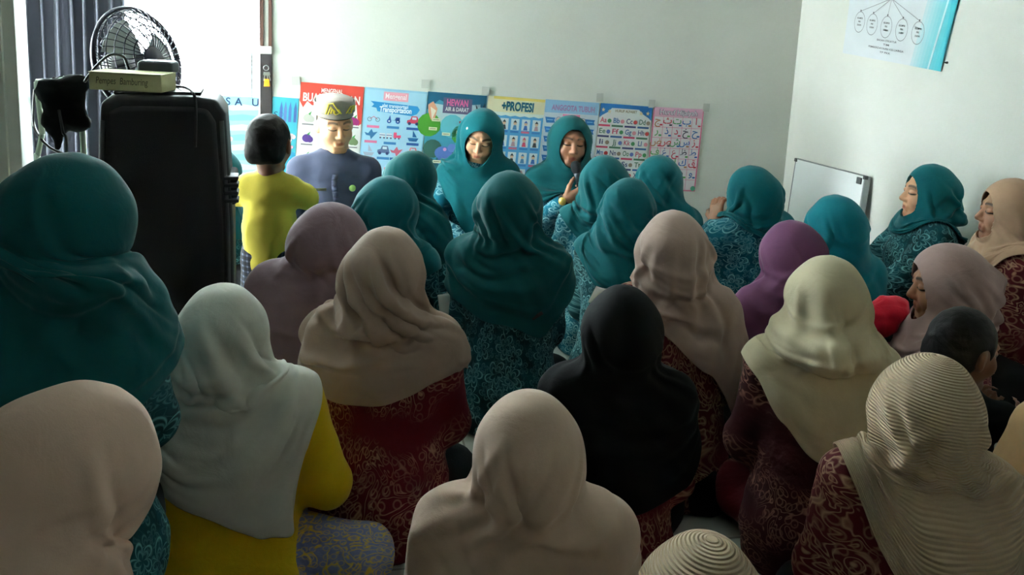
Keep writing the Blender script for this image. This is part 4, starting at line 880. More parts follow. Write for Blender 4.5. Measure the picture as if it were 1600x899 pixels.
# hijab brooch of the reader, black under-cap of the speaker
pb = on_head(RB, (0.066, 0.052, 0.066)); MB().lathe([(0.001, 0.0), (0.008, 0.002), (0.009, 0.006), (0.001, 0.010)], pb, 14, (RB['R'] @ Matrix.Rotation(-1.2, 3, 'X'))).build('brooch', plain('pearl_brooch', srgb(226, 226, 214), 0.25), READER, smooth=True)
head_shell('under_cap', BLACK, MICW, MWB, 0.05, 0.1, infl=0.004, edge=lambda a: (0.050 + 0.022 * max(0.0, -math.cos(a)), 0.095), thick=0.003, tap=0.5)

# ---- papers, pen and dark folder before the reader
def world_of(root, p): return Matrix.Translation(root.location) @ Matrix.Rotation(root.rotation_euler[2], 4, 'Z') @ Vector(p)
def sheet(name, label, loc, rz, size=(0.21, 0.297), tilt=0.0, mat=None, group=None, curl=0.012):
    vs_ = []; fs_ = []; n = 8
    for i in range(n + 1):
        for j in range(n + 1):
            x, y = i / n - 0.5, j / n - 0.5; vs_.append((x * size[0], y * size[1], curl * (x * x * 4 + 0.5 * math.sin(y * 3))))
    for i in range(n):
        for j in range(n): a = i * (n + 1) + j; fs_.append((a, a + n + 1, a + n + 2, a + 1))
    o = MB().add(vs_, fs_).build(name, mat or plain('white_paper', srgb(232, 234, 230), 0.7, var=0.02), None, smooth=True)
    o.location = loc; o.rotation_euler = (tilt, 0, rz); s_ = o.modifiers.new('thickness', 'SOLIDIFY'); s_.thickness = 0.0012
    return tag(o, label, 'paper', group)
pz = world_of(READER, (0.01, 0.31, 0.238))
fo = MB(); fo.box((0, 0, 0), (0.30, 0.22, 0.012)); o = fo.build('folder', plain('dark_folder', srgb(34, 34, 36), 0.5), None, bevel=0.003); o.location = pz; o.rotation_euler = (0.1, 0, READER.rotation_euler[2]); tag(o, 'dark folder lying on the lap of the reading person', 'folder')
sheet('paper', 'white sheet on the dark folder of the reading person', pz + Vector((0, 0, 0.014)), READER.rotation_euler[2] + 0.2, (0.21, 0.16), 0.1, curl=0.004)
# ---- children
HAIR = cloth('black_child_hair', srgb(20, 17, 16), weave=0.5, rough=0.6)
def plaid():
    m, nt, b = nt_new('dark_plaid_cloth'); b.inputs['Roughness'].default_value = 0.9
    a = N(nt, 'ShaderNodeAttribute', attribute_name='fuv'); s = N(nt, 'ShaderNodeSeparateXYZ'); L(nt, a.outputs['Vector'], s.inputs[0])
    st = lambda o: math_n(nt, 'LESS_THAN', math_n(nt, 'FRACT', math_n(nt, 'MULTIPLY', o, 42.0)), 0.35)
    f = math_n(nt, 'MULTIPLY', math_n(nt, 'ADD', st(s.outputs[0]), st(s.outputs[1])), 0.5)
    L(nt, ramp(nt, f, [(0.0, srgb(14, 16, 24)), (0.5, srgb(34, 40, 56)), (1.0, srgb(84, 92, 112))], 'CONSTANT'), b.inputs['Base Color']); return m
def standing_child(name, label, top, dist, yaw, H, head, shirt, pants, skin, seed, arms, lean=(0, 0), hk=0.92, pant_name='trousers'):
    rng = np.random.default_rng(seed); T = at(top[0], top[1], dist); ry = math.radians(yaw)
    off = Matrix.Rotation(ry, 3, 'Z') @ Vector((lean[0], lean[1], 0))
    root = thing(name, label, 'child', (T.x - off.x, T.y - off.y, 0), ry); z1 = T.z; s = z1 / H
    R = rotm(*head); Hc = Vector((lean[0], lean[1], z1 - 0.112 * hk)); k = hk
    Nb = Vector((lean[0] * 0.7, lean[1] * 0.7, z1 - 0.235 * hk)); Sh = Nb + Vector((0, 0, -0.035)); hipz = z1 * 0.44; Pe = Vector((0, 0, hipz)); Wa = Sh.lerp(Pe, 0.6)
    hw = 0.088 * z1 + 0.005
    body = [cap(Pe, Wa, 0.080, 0.080, 0.8, 0.04), cap(Wa, Sh + Vector((0, 0, -0.03)), 0.080, 0.076, 0.8, 0.04), cap(Sh + Vector((-hw * 0.8, 0, -0.01)), Sh + Vector((hw * 0.8, 0, -0.01)), 0.034, 0.034, 1, 0.04), cap(Sh, Hc + Vector((0, -0.012, -0.05)), 0.045, 0.042, 1, 0.03)]
    sh = [cap(Pe + Vector((0, 0, -0.01)), Wa, 0.106, 0.100, 0.85, 0.05), cap(Wa, Sh + Vector((0, 0, -0.03)), 0.100, 0.088, 0.85, 0.05), cap(Sh + Vector((-hw * 0.8, 0, -0.012)), Sh + Vector((hw * 0.8, 0, -0.012)), 0.043, 0.043, 1, 0.05), cap(Sh, Sh + Vector((0, 0, 0.02)), 0.066, 0.052, 1, 0.03)]
    fine = [(np.array(Hc), (0.12, 0.13, 0.14), 0.0042)]
    for sg in (-1, 1):
        e, w = Vector(arms[sg][0]), Vector(arms[sg][1]); sj = Sh + Vector((sg * hw, 0, -0.015))
        body += [cap(sj, e, 0.034, 0.028, k=0.02), cap(e, w, 0.028, 0.020, k=0.02)] + hand_prims(w, (w - e).normalized() + Vector((0, 0.2, 0)), (-sg, 0, -0.3), 0.6, 25, sg)
        sh += [cap(sj, sj.lerp(e, 0.92), 0.050, 0.052, k=0.03)]
        an = Vector((sg * 0.065, 0.0, 0.055)); kn = Vector((sg * 0.062, 0.015, hipz * 0.52))
        body += [cap(Pe + Vector((sg * 0.045, 0, 0)), kn, 0.055, 0.042, k=0.03), cap(kn, an, 0.040, 0.030, k=0.02), cap(an + Vector((0, 0, -0.025)), an + Vector((0, 0.085, -0.03)), 0.026, 0.022, k=0.02)]
    pt = [cap(Pe, Pe + Vector((0, 0, 0.03)), 0.094, 0.09, 0.85, 0.04)]
    for sg in (-1, 1): pt += [cap(Pe + Vector((sg * 0.045, 0, 0)), Vector((sg * 0.064, 0.012, hipz * 0.52)), 0.072, 0.062, k=0.03), cap(Vector((sg * 0.064, 0.012, hipz * 0.52)), Vector((sg * 0.066, 0.0, 0.12)), 0.060, 0.052, k=0.03)]
    CORES.append((sh + pt, (root.location.x, root.location.y, ry)))
    hp = head_prims(Hc, R, k, child=True); body += hp
    Vt, Fc = mesh_from(body, 0.010, fine, smooth=1); quads_object('body', Vt, Fc, skin, root, tone=head_tone(Vt, Hc, R, k))
    Vt, Fc = mesh_from(sh, 0.009, smooth=2); Vt = crinkle(Vt, Fc, rng, 0.006, 34); quads_object('shirt', Vt, Fc, shirt, root, fuv=wrap_uv(Vt, seed))
    Vt, Fc = mesh_from(pt, 0.010, smooth=2); Vt = crinkle(Vt, Fc, rng, 0.004, 34); quads_object(pant_name, Vt, Fc, pants, root, fuv=np.stack([Vt[:, 0], Vt[:, 2], Vt[:, 1]], 1))
    def w_(p): return Hc + R @ (Vector(p) * k)
    hair = [ell(w_((0, -0.014, 0.027)), np.array([0.081, 0.098, 0.094]) * k, R, 0.01), cap(w_((-0.035, -0.055, -0.03)), w_((0.035, -0.055, -0.03)), 0.040 * k, 0.040 * k, k=0.03),
            ell(w_((0, 0.115, -0.030)), np.array([0.11, 0.085, 0.085]) * k, R, 0.012, '-'), ell(w_((0, 0.0, -0.125)), np.array([0.12, 0.12, 0.062]) * k, R, 0.015, '-')]
    for sg in (-1, 1): hair.append(ell(w_((sg * 0.085, 0.0, -0.010)), np.array([0.03, 0.026, 0.036]) * k, R, 0.008, '-'))
    Vt, Fc = mesh_from(hair, 0.006, smooth=1); Vt = crinkle(Vt, Fc, rng, 0.002, 90); quads_object('hair', Vt, Fc, HAIR, root, fuv=wrap_uv(Vt))
    return root
standing_child('child', 'small child in yellow T-shirt standing with back turned beside the loudspeaker', (421, 181), 3.28, -4, 1.0, (4, -3, 0), TEE, plaid(), SKIN_D, 41, {-1: ((-0.145, 0.03, 0.68), (-0.13, 0.14, 0.62)), 1: ((0.140, 0.05, 0.68), (0.12, 0.17, 0.63))}, hk=1.05)
standing_child('child', 'dark-haired toddler in profile standing between the dusty pink and pleated hijabs', (1513, 487), 2.20, -72, 0.8, (10, 0, 0), DKCLOTH, DKCLOTH, SKIN_D, 42, {-1: ((-0.12, 0.05, 0.46), (-0.08, 0.14, 0.44)), 1: ((0.12, 0.05, 0.46), (0.08, 0.14, 0.44))}, hk=0.98)
build_people()
# red cloth bundle on the lap before the dusty pink hijab
pb_ = at(1394, 487, 2.70); zo = pb_.z - 0.11
rb = [ell((0, 0, zo + 0.10), (0.080, 0.066, 0.062), None, 0.03), ell((0.045, 0.012, zo + 0.07), (0.062, 0.056, 0.045), None, 0.03), ell((-0.045, -0.012, zo + 0.07), (0.060, 0.056, 0.045), None, 0.03)]
soft = neighbours((rb, (pb_.x, pb_.y, 0.0)))
Vt, Fc = mesh_from(rb, 0.007, smooth=2, press=(rb, soft, 0.016)); Vt = crinkle(Vt, Fc, np.random.default_rng(5), 0.008, 60)
o = quads_object('cloth_bundle', Vt, Fc, cloth('bright_red_cloth', srgb(196, 30, 54), weave=0.4), None, fuv=wrap_uv(Vt)); o.location = (pb_.x, pb_.y, 0.0); tag(o, 'crumpled bright red cloth in the arms of the dusty pink person', 'cloth')
# ------------------------------------------------------------------ posters on the walls
PCOL = {}
def ink(c):
    key = 'print_%02x%02x%02x' % c
    if key not in PCOL: PCOL[key] = plain(key, srgb(*c), 0.45, var=0.03)
    return PCOL[key]
class Poster:
    """sheet on a wall; x runs 0..1 to the right, y 0..1 downwards from the top left corner"""
    def __init__(s, label, TL, TR, hpx, wall='back', name='poster', bg=(240, 240, 240), off=0.006):
        f = on_back if wall == 'back' else on_right
        a, b, c = f(*TL, off), f(*TR, off), f(*hpx, off)
        X, nrm = (U, -V) if wall == 'back' else (-V, -U)
        sg = 1 if wall == 'back' else -1
        ex = Vector((b[0] - a[0], 0, b[1] - a[1])); s.w = ex.length
        e = (X * (sg * (b[0] - a[0])) + Vector((0, 0, b[1] - a[1]))).normalized(); ey = nrm.cross(e)
        base = (C0 + U * a[0] if wall == 'back' else C0 + V * a[0]) + nrm * off + Vector((0, 0, a[1]))
        s.h = math.hypot(c[0] - a[0], c[1] - a[1])
        s.root = thing(name, label, name, group=None); s.root.matrix_world = Matrix(((e.x, ey.x, nrm.x, base.x), (e.y, ey.y, nrm.y, base.y), (e.z, ey.z, nrm.z, base.z), (0, 0, 0, 1)))
        s.bg = bg; s.groups = []; s.new('printed_background'); s.texts = []
        MB().box((s.w / 2, -s.h / 2, -0.001), (s.w, s.h, 0.002)).build('sheet', ink(bg), s.root)
    def new(s, nm): s.items = {}; s.groups.append((nm, s.items))     # the pieces that follow make one printed part
    def P(s, x, y, lev=1): return (x * s.w, -y * s.h, 0.0004 * lev)
    def poly(s, pts, c, lev=1): s.items.setdefault(c, MB()).add([s.P(x, y, lev) for x, y in pts][::-1], [tuple(range(len(pts)))])
    def rect(s, x0, y0, x1, y1, c, lev=1): s.poly([(x0, y0), (x1, y0), (x1, y1), (x0, y1)], c, lev)
    def disc(s, x, y, rx, c, ry=None, lev=1, n=14):
        ry = ry or rx * s.w / s.h; s.poly([(x + rx * math.cos(i * 2 * math.pi / n), y + ry * math.sin(i * 2 * math.pi / n)) for i in range(n)], c, lev)
    def ring(s, x, y, rx, c, ry=None, t=0.12, lev=2, n=28):
        ry = ry or rx * s.w / s.h
        for i in range(n):
            a, b = i * 2 * math.pi / n, (i + 1) * 2 * math.pi / n
            s.poly([(x + rx * q * math.cos(v), y + ry * q * math.sin(v)) for q, v in ((1, a), (1, b), (1 - t, b), (1 - t, a))], c, lev)
    def line(s, x0, y0, x1, y1, c, w=0.004, lev=2):
        dx, dy = (x1 - x0) * s.w, (y1 - y0) * s.h; l = math.hypot(dx, dy); nx, ny = -dy / l * w / 2, dx / l * w / 2
        s.poly([(x0 + nx / s.w, y0 + ny / s.h), (x1 + nx / s.w, y1 + ny / s.h), (x1 - nx / s.w, y1 - ny / s.h), (x0 - nx / s.w, y0 - ny / s.h)], c, lev)
    def text(s, t, x, y, size, c, bold=0.0, lev=3, width=None, rot=0.0):
        v, f = text_mesh(t, size * s.h, bold=bold * size * s.h)
        if len(v) == 0: return
        if width: v[:, 0] *= width * s.w / max(np.ptp(v[:, 0]), 1e-6); v[:, 0] -= (v[:, 0].max() + v[:, 0].min()) / 2
        if rot: cr, sr = math.cos(rot), math.sin(rot); v[:, :2] = np.stack([v[:, 0] * cr - v[:, 1] * sr, v[:, 0] * sr + v[:, 1] * cr], 1)
        o = s.P(x, y, lev); v = v + np.array(o); s.texts.append(('title' if len(t) > 2 else 'letter', c, MB().add(v, f)))
    def done(s):
        for nm, d in s.groups:
            if not d: continue
            mbb = MB(); ms = []
            for i, (c, m) in enumerate(d.items()): mbb.add(m.v, m.f); mbb.mi[-len(m.f):] = [i] * len(m.f); ms.append(ink(c))
            mbb.build(nm, ms, s.root)
        for nm, c, m in s.texts: m.build(nm, ink(c), s.root)
        return s
RN = random.Random(7)
# banner stuck on the glass
p = Poster('pale blue banner with navy letters stuck on the bright window', (300, 147), (405, 152), (300, 268), name="banner", bg=(150, 206, 226), off=-0.045)
for i in range(7): p.poly([(0, 0.12 + 0.13 * i), (0.25, 0.09 + 0.13 * i), (0.5, 0.13 + 0.13 * i), (0.75, 0.10 + 0.13 * i), (1, 0.12 + 0.13 * i), (1, 0.17 + 0.13 * i), (0.6, 0.19 + 0.13 * i), (0.3, 0.15 + 0.13 * i), (0, 0.18 + 0.13 * i)], ((198, 232, 240), (120, 196, 222))[i % 2])
for t, x in (('S', 0.535), ('A', 0.69), ('U', 0.945)): p.text(t, x, 0.075, 0.135, (26, 52, 96), 0.02)
for i in range(10): p.disc(RN.random(), 0.3 + 0.65 * RN.random(), 0.02 + 0.02 * RN.random(), ((240, 180, 190), (250, 250, 250), (90, 180, 214))[i % 3], lev=2)
p.done()
p = Poster('teal poster with crayons peeping out beside the dark stile', (426, 151), (467, 154), (424, 290), bg=(62, 160, 176))
for i, x in enumerate((0.30, 0.46, 0.64, 0.84)):
    c = ((62, 92, 150), (84, 110, 160), (70, 98, 156), (60, 84, 140))[i]; p.rect(x, 0.12, x + 0.11, 0.27, c); p.poly([(x, 0.12), (x + 0.055, 0.04), (x + 0.11, 0.12)], c)
p.ring(0.36, 0.19, 0.09, (44, 70, 130)); p.text('.S', 0.12, 0.2, 0.10, (26, 52, 96))
for i in range(12): p.disc(0.35 + 0.6 * RN.random(), 0.34 + 0.3 * RN.random(), 0.05 + 0.06 * RN.random(), ((232, 160, 176), (206, 110, 150), (240, 220, 226), (120, 190, 200))[i % 4], lev=2)
p.poly([(0, 0.6), (0.5, 0.55), (1, 0.62), (1, 1), (0, 1)], (52, 140, 170)); p.done()

def fruit(p, x, y, c, leaf=(60, 150, 70)): p.new('printed_fruit'); p.disc(x, y, 0.075, c, 0.045, 2); p.disc(x + 0.05, y + 0.012, 0.05, c, 0.034, 2); p.poly([(x, y - 0.045), (x + 0.05, y - 0.075), (x + 0.03, y - 0.03)], leaf, 3); p.rect(x - 0.09, y + 0.062, x + 0.09, y + 0.075, (120, 120, 124), 2)
p = Poster('red and white fruit poster behind the headcloth', (470, 128), (569, 136), (465, 272), bg=(236, 236, 232)); R_ = (196, 66, 54)
p.rect(0, 0, 1, 0.20, R_); p.poly([(0, 0.2), (0.12, 0.2), (0.06, 0.27)], R_); p.poly([(0.90, 0.2), (1, 0.2), (1, 0.40), (0.95, 0.43)], R_); p.poly([(0.12, 0.2), (0.9, 0.2), (0.8, 0.24), (0.2, 0.24)], R_)
p.text('MENGENAL', 0.50, 0.075, 0.066, (244, 240, 236), 0.02, width=0.34); p.text('BUAH-BUAHAN', 0.50, 0.160, 0.125, (248, 246, 242), 0.03, width=0.90)
for i, c in enumerate(((206, 206, 196), (196, 190, 160), (150, 40, 110), (92, 62, 140), (220, 150, 60), (110, 130, 90), (206, 70, 60), (230, 190, 70), (120, 160, 70))): fruit(p, (0.15, 0.5, 0.87)[i % 3], 0.38 + 0.22 * (i // 3), c)
p.done()

p = Poster('light blue poster of vehicles with a ribbon title', (571, 136), (668, 144), (566, 288), bg=(150, 200, 226))
p.rect(0.02, 0.02, 0.98, 0.98, (168, 212, 232)); p.rect(0.30, 0.03, 0.70, 0.12, (232, 160, 176), 2); p.text('Mengenal', 0.5, 0.075, 0.075, (250, 236, 240), 0.02, width=0.34)
p.poly([(0.10, 0.135), (0.86, 0.155), (0.90, 0.19), (0.86, 0.235), (0.78, 0.26), (0.22, 0.235), (0.20, 0.20), (0.12, 0.195), (0.16, 0.165)], (42, 140, 200), 2)
p.text('alat transportasi', 0.50, 0.172, 0.052, (236, 246, 250), 0.02, width=0.42); p.text('Transportation', 0.51, 0.212, 0.075, (244, 250, 252), 0.03, width=0.52)
def vehicle(kind, x, y, c):
    if kind == 'bike':
        for q in (-0.065, 0.065): p.ring(x + q, y, 0.036, (90, 110, 140), t=0.25)
        p.line(x - 0.065, y, x, y - 0.03, c); p.line(x, y - 0.03, x + 0.065, y, c)
    elif kind == 'scooter':
        for q in (-0.07, 0.07): p.disc(x + q, y + 0.012, 0.036, c, lev=2); p.disc(x + q, y + 0.012, 0.014, (220, 230, 240), lev=3)
        p.poly([(x - 0.09, y), (x - 0.06, y - 0.05), (x - 0.04, y), (x + 0.02, y), (x + 0.04, y - 0.03), (x + 0.10, y - 0.03), (x + 0.10, y + 0.005)], c, 2)
    elif kind in ('car', 'bus'):
        p.poly([(x - 0.10, y + 0.02), (x - 0.10, y - 0.01), (x - 0.05, y - 0.02), (x - 0.03, y - 0.055), (x + 0.06, y - 0.055), (x + 0.09, y - 0.01), (x + 0.10, y + 0.02)], c, 2); p.rect(x - 0.02, y - 0.045, x + 0.05, y - 0.02, (210, 226, 240), 3)
        for q in (-0.06, 0.06): p.disc(x + q, y + 0.022, 0.026, (50, 60, 110), lev=3)
    elif kind == 'plane': p.poly([(x - 0.11, y - 0.02), (x - 0.05, y - 0.01), (x, y - 0.055), (x + 0.03, y - 0.02), (x + 0.10, y - 0.03), (x + 0.05, y + 0.01), (x, y + 0.05), (x - 0.02, y + 0.015), (x - 0.08, y + 0.01)], c, 2)
    elif kind == 'train':
        for q in (-0.13, -0.02): p.rect(x + q - 0.045, y - 0.025, x + q + 0.045, y + 0.012, (220, 224, 232), 2); p.line(x + q - 0.045, y - 0.006, x + q + 0.045, y - 0.006, (80, 110, 160), 0.004, 3)
        p.poly([(x + 0.05, y + 0.015), (x + 0.05, y - 0.04), (x + 0.10, y - 0.04), (x + 0.10, y - 0.01), (x + 0.17, y - 0.015), (x + 0.17, y + 0.015)], c, 2)
        for q in (-0.16, -0.10, -0.05, 0.01, 0.08, 0.14): p.disc(x + q, y + 0.022, 0.014, (90, 70, 110), lev=3)
    elif kind == 'boat': p.poly([(x - 0.09, y + 0.01), (x + 0.09, y + 0.01), (x + 0.06, y + 0.045), (x - 0.06, y + 0.045)], c, 2); p.poly([(x - 0.01, y), (x - 0.01, y - 0.07), (x + 0.06, y)], c, 2)
for i, (kd, x, y, c) in enumerate((('bike', 0.17, 0.32, (200, 110, 140)), ('scooter', 0.49, 0.315, (36, 80, 160)), ('car', 0.81, 0.315, (206, 70, 96)), ('plane', 0.15, 0.475, (50, 110, 160)), ('train', 0.46, 0.48, (220, 84, 120)), ('boat', 0.83, 0.475, (36, 100, 160)), ('boat', 0.13, 0.65, (170, 180, 200)), ('car', 0.37, 0.64, (90, 110, 150)), ('plane', 0.58, 0.64, (196, 96, 120)), ('bus', 0.83, 0.64, (220, 120, 130)), ('plane', 0.13, 0.82, (90, 110, 150)), ('bus', 0.50, 0.82, (220, 96, 120)), ('car', 0.83, 0.83, (120, 150, 190)))):
    p.new('printed_vehicle'); vehicle(kd, x, y, c); p.rect(x - 0.10, y + 0.062, x + 0.10, y + 0.088, ((226, 120, 160), (60, 130, 190), (40, 90, 160))[i % 3], 2)
p.done()

p = Poster('jungle poster of animals with a plank title', (669, 143), (761, 150), (664, 285), bg=(70, 150, 176))
p.poly([(0, 0), (1, 0), (1, 0.16), (0.7, 0.10), (0.4, 0.13), (0.2, 0.08), (0, 0.2)], (30, 90, 120)); p.poly([(0.05, 0.12), (0.4, 0.14), (0.9, 0.10), (0.95, 0.3), (0.5, 0.34), (0.1, 0.36)], (190, 214, 218), 1)
for x, y, r, c in ((0.06, 0.36, 0.20, (76, 150, 50)), (0.62, 0.45, 0.17, (66, 144, 60)), (0.15, 0.62, 0.16, (60, 100, 90)), (0.45, 0.36, 0.2, (104, 190, 204)), (0.9, 0.5, 0.18, (60, 130, 60)), (0.5, 0.8, 0.3, (44, 110, 130)), (0.1, 0.85, 0.2, (40, 90, 100))): p.disc(x, y, r, c, lev=2)
p.rect(0.27, 0.05, 0.76, 0.22, (90, 88, 120), 3); p.text('HEWAN', 0.51, 0.105, 0.10, (228, 104, 160), 0.03, lev=5, width=0.36); p.text('AIR & DARAT', 0.51, 0.175, 0.062, (226, 228, 222), 0.02, lev=5, width=0.40)
p.poly([(0.02, 0.14), (0.10, 0.10), (0.18, 0.18), (0.14, 0.32), (0.08, 0.30), (0.03, 0.22)], (224, 160, 130), 4); p.poly([(0.06, 0.16), (0.16, 0.20), (0.10, 0.30)], (240, 226, 210), 5)
p.disc(0.34, 0.66, 0.15, (90, 120, 190), 0.075, 4); p.disc(0.48, 0.60, 0.075, (104, 134, 200), lev=5); p.disc(0.36, 0.62, 0.03, (214, 150, 196), lev=6); p.line(0.55, 0.60, 0.56, 0.72, (90, 120, 190), 0.012, 5)
for q in (0.26, 0.42): p.rect(q, 0.70, q + 0.05, 0.79, (84, 112, 180), 4)
p.poly([(0.82, 0.10), (0.90, 0.18), (0.98, 0.08), (0.96, 0.20), (0.88, 0.28), (0.84, 0.18)], (52, 56, 70), 4); p.poly([(0.56, 0.30), (0.70, 0.29), (0.69, 0.35), (0.58, 0.35)], (150, 60, 60), 4)
for x, y in ((0.13, 0.40), (0.17, 0.30), (0.36, 0.45), (0.60, 0.42), (0.24, 0.76), (0.16, 0.85), (0.7, 0.75)): p.rect(x - 0.07, y - 0.017, x + 0.07, y + 0.017, (222, 220, 186), 6); p.line(x - 0.05, y, x + 0.05, y, (90, 84, 70), 0.003, 7)
p.done()

p = Poster('blue and cream poster of occupations in a grid of small cards', (763, 149), (852, 156), (758, 290), bg=(88, 168, 220))
p.rect(0, 0, 1, 0.20, (232, 226, 190)); p.rect(0.1, 0.0, 1, 0.03, (226, 206, 110), 2)
p.poly([(0, 0.17)] + [(i / 12, 0.20 + 0.012 * (i % 2)) for i in range(13)] + [(1, 0.17)], (226, 236, 226), 2); p.text('+PROFESI', 0.53, 0.105, 0.135, (22, 98, 122), 0.04, width=0.56)
for r in range(4):
    for c in range(5):
        p.new('printed_card'); x, y = 0.06 + 0.19 * c, 0.235 + 0.185 * r; p.rect(x, y, x + 0.145, y + 0.125, (222, 232, 236), 2); k1 = ((220, 90, 120), (60, 60, 66), (80, 140, 190), (60, 110, 190), (190, 150, 160))[(r * 2 + c) % 5]
        p.poly([(x + 0.035, y + 0.12), (x + 0.05, y + 0.07), (x + 0.095, y + 0.07), (x + 0.11, y + 0.12)], k1, 3); p.disc(x + 0.0725, y + 0.05, 0.030, (226, 190, 160), lev=3); p.poly([(x + 0.04, y + 0.04), (x + 0.072, y + 0.012), (x + 0.105, y + 0.04)], ((40, 44, 60), k1)[c % 2], 4)
        p.rect(x, y + 0.133, x + 0.145, y + 0.155, ((60, 130, 200), (214, 110, 140))[(r + c) % 3 == 0], 2)
p.done()

p = Poster('white poster of body parts with blue name flags behind the speaking person', (853, 155), (937, 161), (848, 296), bg=(212, 222, 230))
p.rect(0, 0, 1, 0.14, (150, 196, 226)); p.text('ANGGOTA TUBUH', 0.52, 0.085, 0.085, (170, 128, 186), 0.03, width=0.80); p.rect(0.34, 0.15, 0.66, 0.24, (226, 120, 160), 2); p.text('LAKI-LAKI', 0.5, 0.185, 0.045, (246, 220, 230), 0.02, width=0.26)
for r in range(7):
    for x in (0.12, 0.86): p.new('name_flag'); y = 0.22 + 0.105 * r; p.poly([(x - 0.10, y - 0.03), (x + 0.09, y - 0.025), (x + 0.07, y), (x + 0.09, y + 0.03), (x - 0.07, y + 0.035)], (38, 116, 186), 2); p.line(x - 0.06, y, x + 0.05, y, (170, 206, 236), 0.004, 3)
for x in (0.27, 0.72): p.new('printed_portrait'); p.ring(x, 0.215, 0.055, (120, 130, 150), t=0.18); p.disc(x, 0.215, 0.035, (226, 190, 170), lev=2)
p.new('printed_figure'); p.disc(0.5, 0.36, 0.10, (232, 196, 168), lev=2); p.poly([(0.36, 0.46), (0.64, 0.46), (0.60, 0.72), (0.40, 0.72)], (96, 160, 200), 2); p.rect(0.41, 0.72, 0.48, 0.92, (60, 80, 130), 2); p.rect(0.52, 0.72, 0.59, 0.92, (60, 80, 130), 2); p.done()

p = Poster('white alphabet poster with paired letters and blue starry border', (939, 161), (1020, 167), (933, 300), bg=(236, 236, 234))
p.rect(0, 0, 1, 0.045, (36, 116, 184)); p.poly([(0, 0.03), (0.24, 0.03), (0.16, 0.09), (0.05, 0.13), (0, 0.16)], (36, 116, 184)); p.poly([(1, 0.03), (0.72, 0.03), (0.82, 0.09), (0.94, 0.13), (1, 0.16)], (36, 116, 184))
for x, y in ((0.06, 0.07), (0.18, 0.085), (0.79, 0.085), (0.92, 0.08)): p.poly([(x + (0.04 if i % 2 == 0 else 0.018) * math.sin(i * math.pi / 5), y - (0.028 if i % 2 == 0 else 0.012) * math.cos(i * math.pi / 5)) for i in range(10)], (236, 214, 170), 3)
p.text('HURUF ALFABET', 0.5, 0.075, 0.040, (150, 126, 84), 0.02, width=0.42)
LC = ((206, 64, 100), (66, 120, 90), (60, 64, 120), (40, 96, 160))
for i, ch in enumerate('ABCDEFGHIJKLMNOPQRSTUVWX'):
    r, c = i // 4, i % 4; x, y = 0.085 + 0.25 * c, 0.185 + 0.121 * r; cl = LC[(i * 3 + r) % 4]
    p.text(ch + ch.lower(), x, y, 0.080, cl, 0.015, width=0.12 if ch not in 'IJL' else 0.07); p.new('printed_picture'); p.disc(x + 0.115, y + 0.004, 0.038, ((70, 150, 90), (226, 150, 160), (200, 60, 60), (150, 130, 110), (90, 110, 190))[i % 5], lev=2); p.rect(x - 0.085, y + 0.047, x + 0.135, y + 0.068, LC[(i + 2 * r) % 4], 2)
p.done()

p = Poster('pink gridded poster of Arabic letters at the end of the row', (1022, 167), (1100, 171), (1018, 297), bg=(238, 232, 236))
p.rect(0, 0, 1, 0.105, (232, 180, 206)); p.text('Huruf Hijaiyah', 0.5, 0.058, 0.085, (86, 74, 104), 0.045, width=0.76); p.text('Huruf Hijaiyah', 0.5, 0.057, 0.085, (248, 244, 248), 0.005, lev=5, width=0.74)
for q in range(6): p.line(0.02 + 0.192 * q, 0.11, 0.02 + 0.192 * q, 0.985, (226, 110, 160), 0.0022)
for q in range(8): p.line(0.02, 0.11 + 0.125 * q, 0.98, 0.11 + 0.125 * q, (226, 110, 160), 0.0022)
for q in (0.008, 0.992): p.line(q, 0.0, q, 1, (222, 90, 140), 0.005)
p.line(0, 0.995, 1, 0.995, (222, 90, 140), 0.005); p.disc(0.95, 0.965, 0.05, (60, 140, 110), lev=3)
AC = ((206, 60, 90), (40, 110, 190), (80, 160, 96), (206, 60, 80), (190, 130, 90), (40, 110, 180), (60, 50, 80), (206, 60, 90), (40, 100, 180), (90, 170, 90))
for i, ch in enumerate('ابتثجحخدذرزسشصضطظعغفقكلمنوهءي'):
    r, c = i // 5, 4 - i % 5; x, y = 0.115 + 0.192 * c, 0.155 + 0.125 * r
    if r > 5: break
    p.text(ch, x - 0.01, y, 0.115, AC[i % 10], 0.012); p.new('name_tab'); p.rect(x + 0.03, y + 0.042, x + 0.085, y + 0.062, AC[(i + 3) % 10], 2)
p.done()
# tape tabs over the poster row
TAPE = plain('clear_tape', srgb(206, 208, 200), 0.3, var=0.03)
for i, (x, y) in enumerate(((462, 126), (664, 131), (758, 142), (937, 152), (1018, 162), (1103, 168))):
    u, z = on_back(x, y, 0.004); o = MB().box((0, 0, 0), (0.042, 0.002, 0.05)).build('tape_strip', TAPE, None, bevel=0.0); o.location = room(u, -0.011, z); o.rotation_euler = (0, 0.05 * (i % 3 - 1), YAW)
    tag(o, 'clear tape tab ' + ('left of the fruit poster', 'between vehicle and jungle posters', 'between jungle and occupation posters', 'between body and alphabet posters', 'between alphabet and Arabic posters', 'at the free end of the Arabic poster')[i].replace('left of', 'beside'), 'tape', 'tape strips above the poster row')
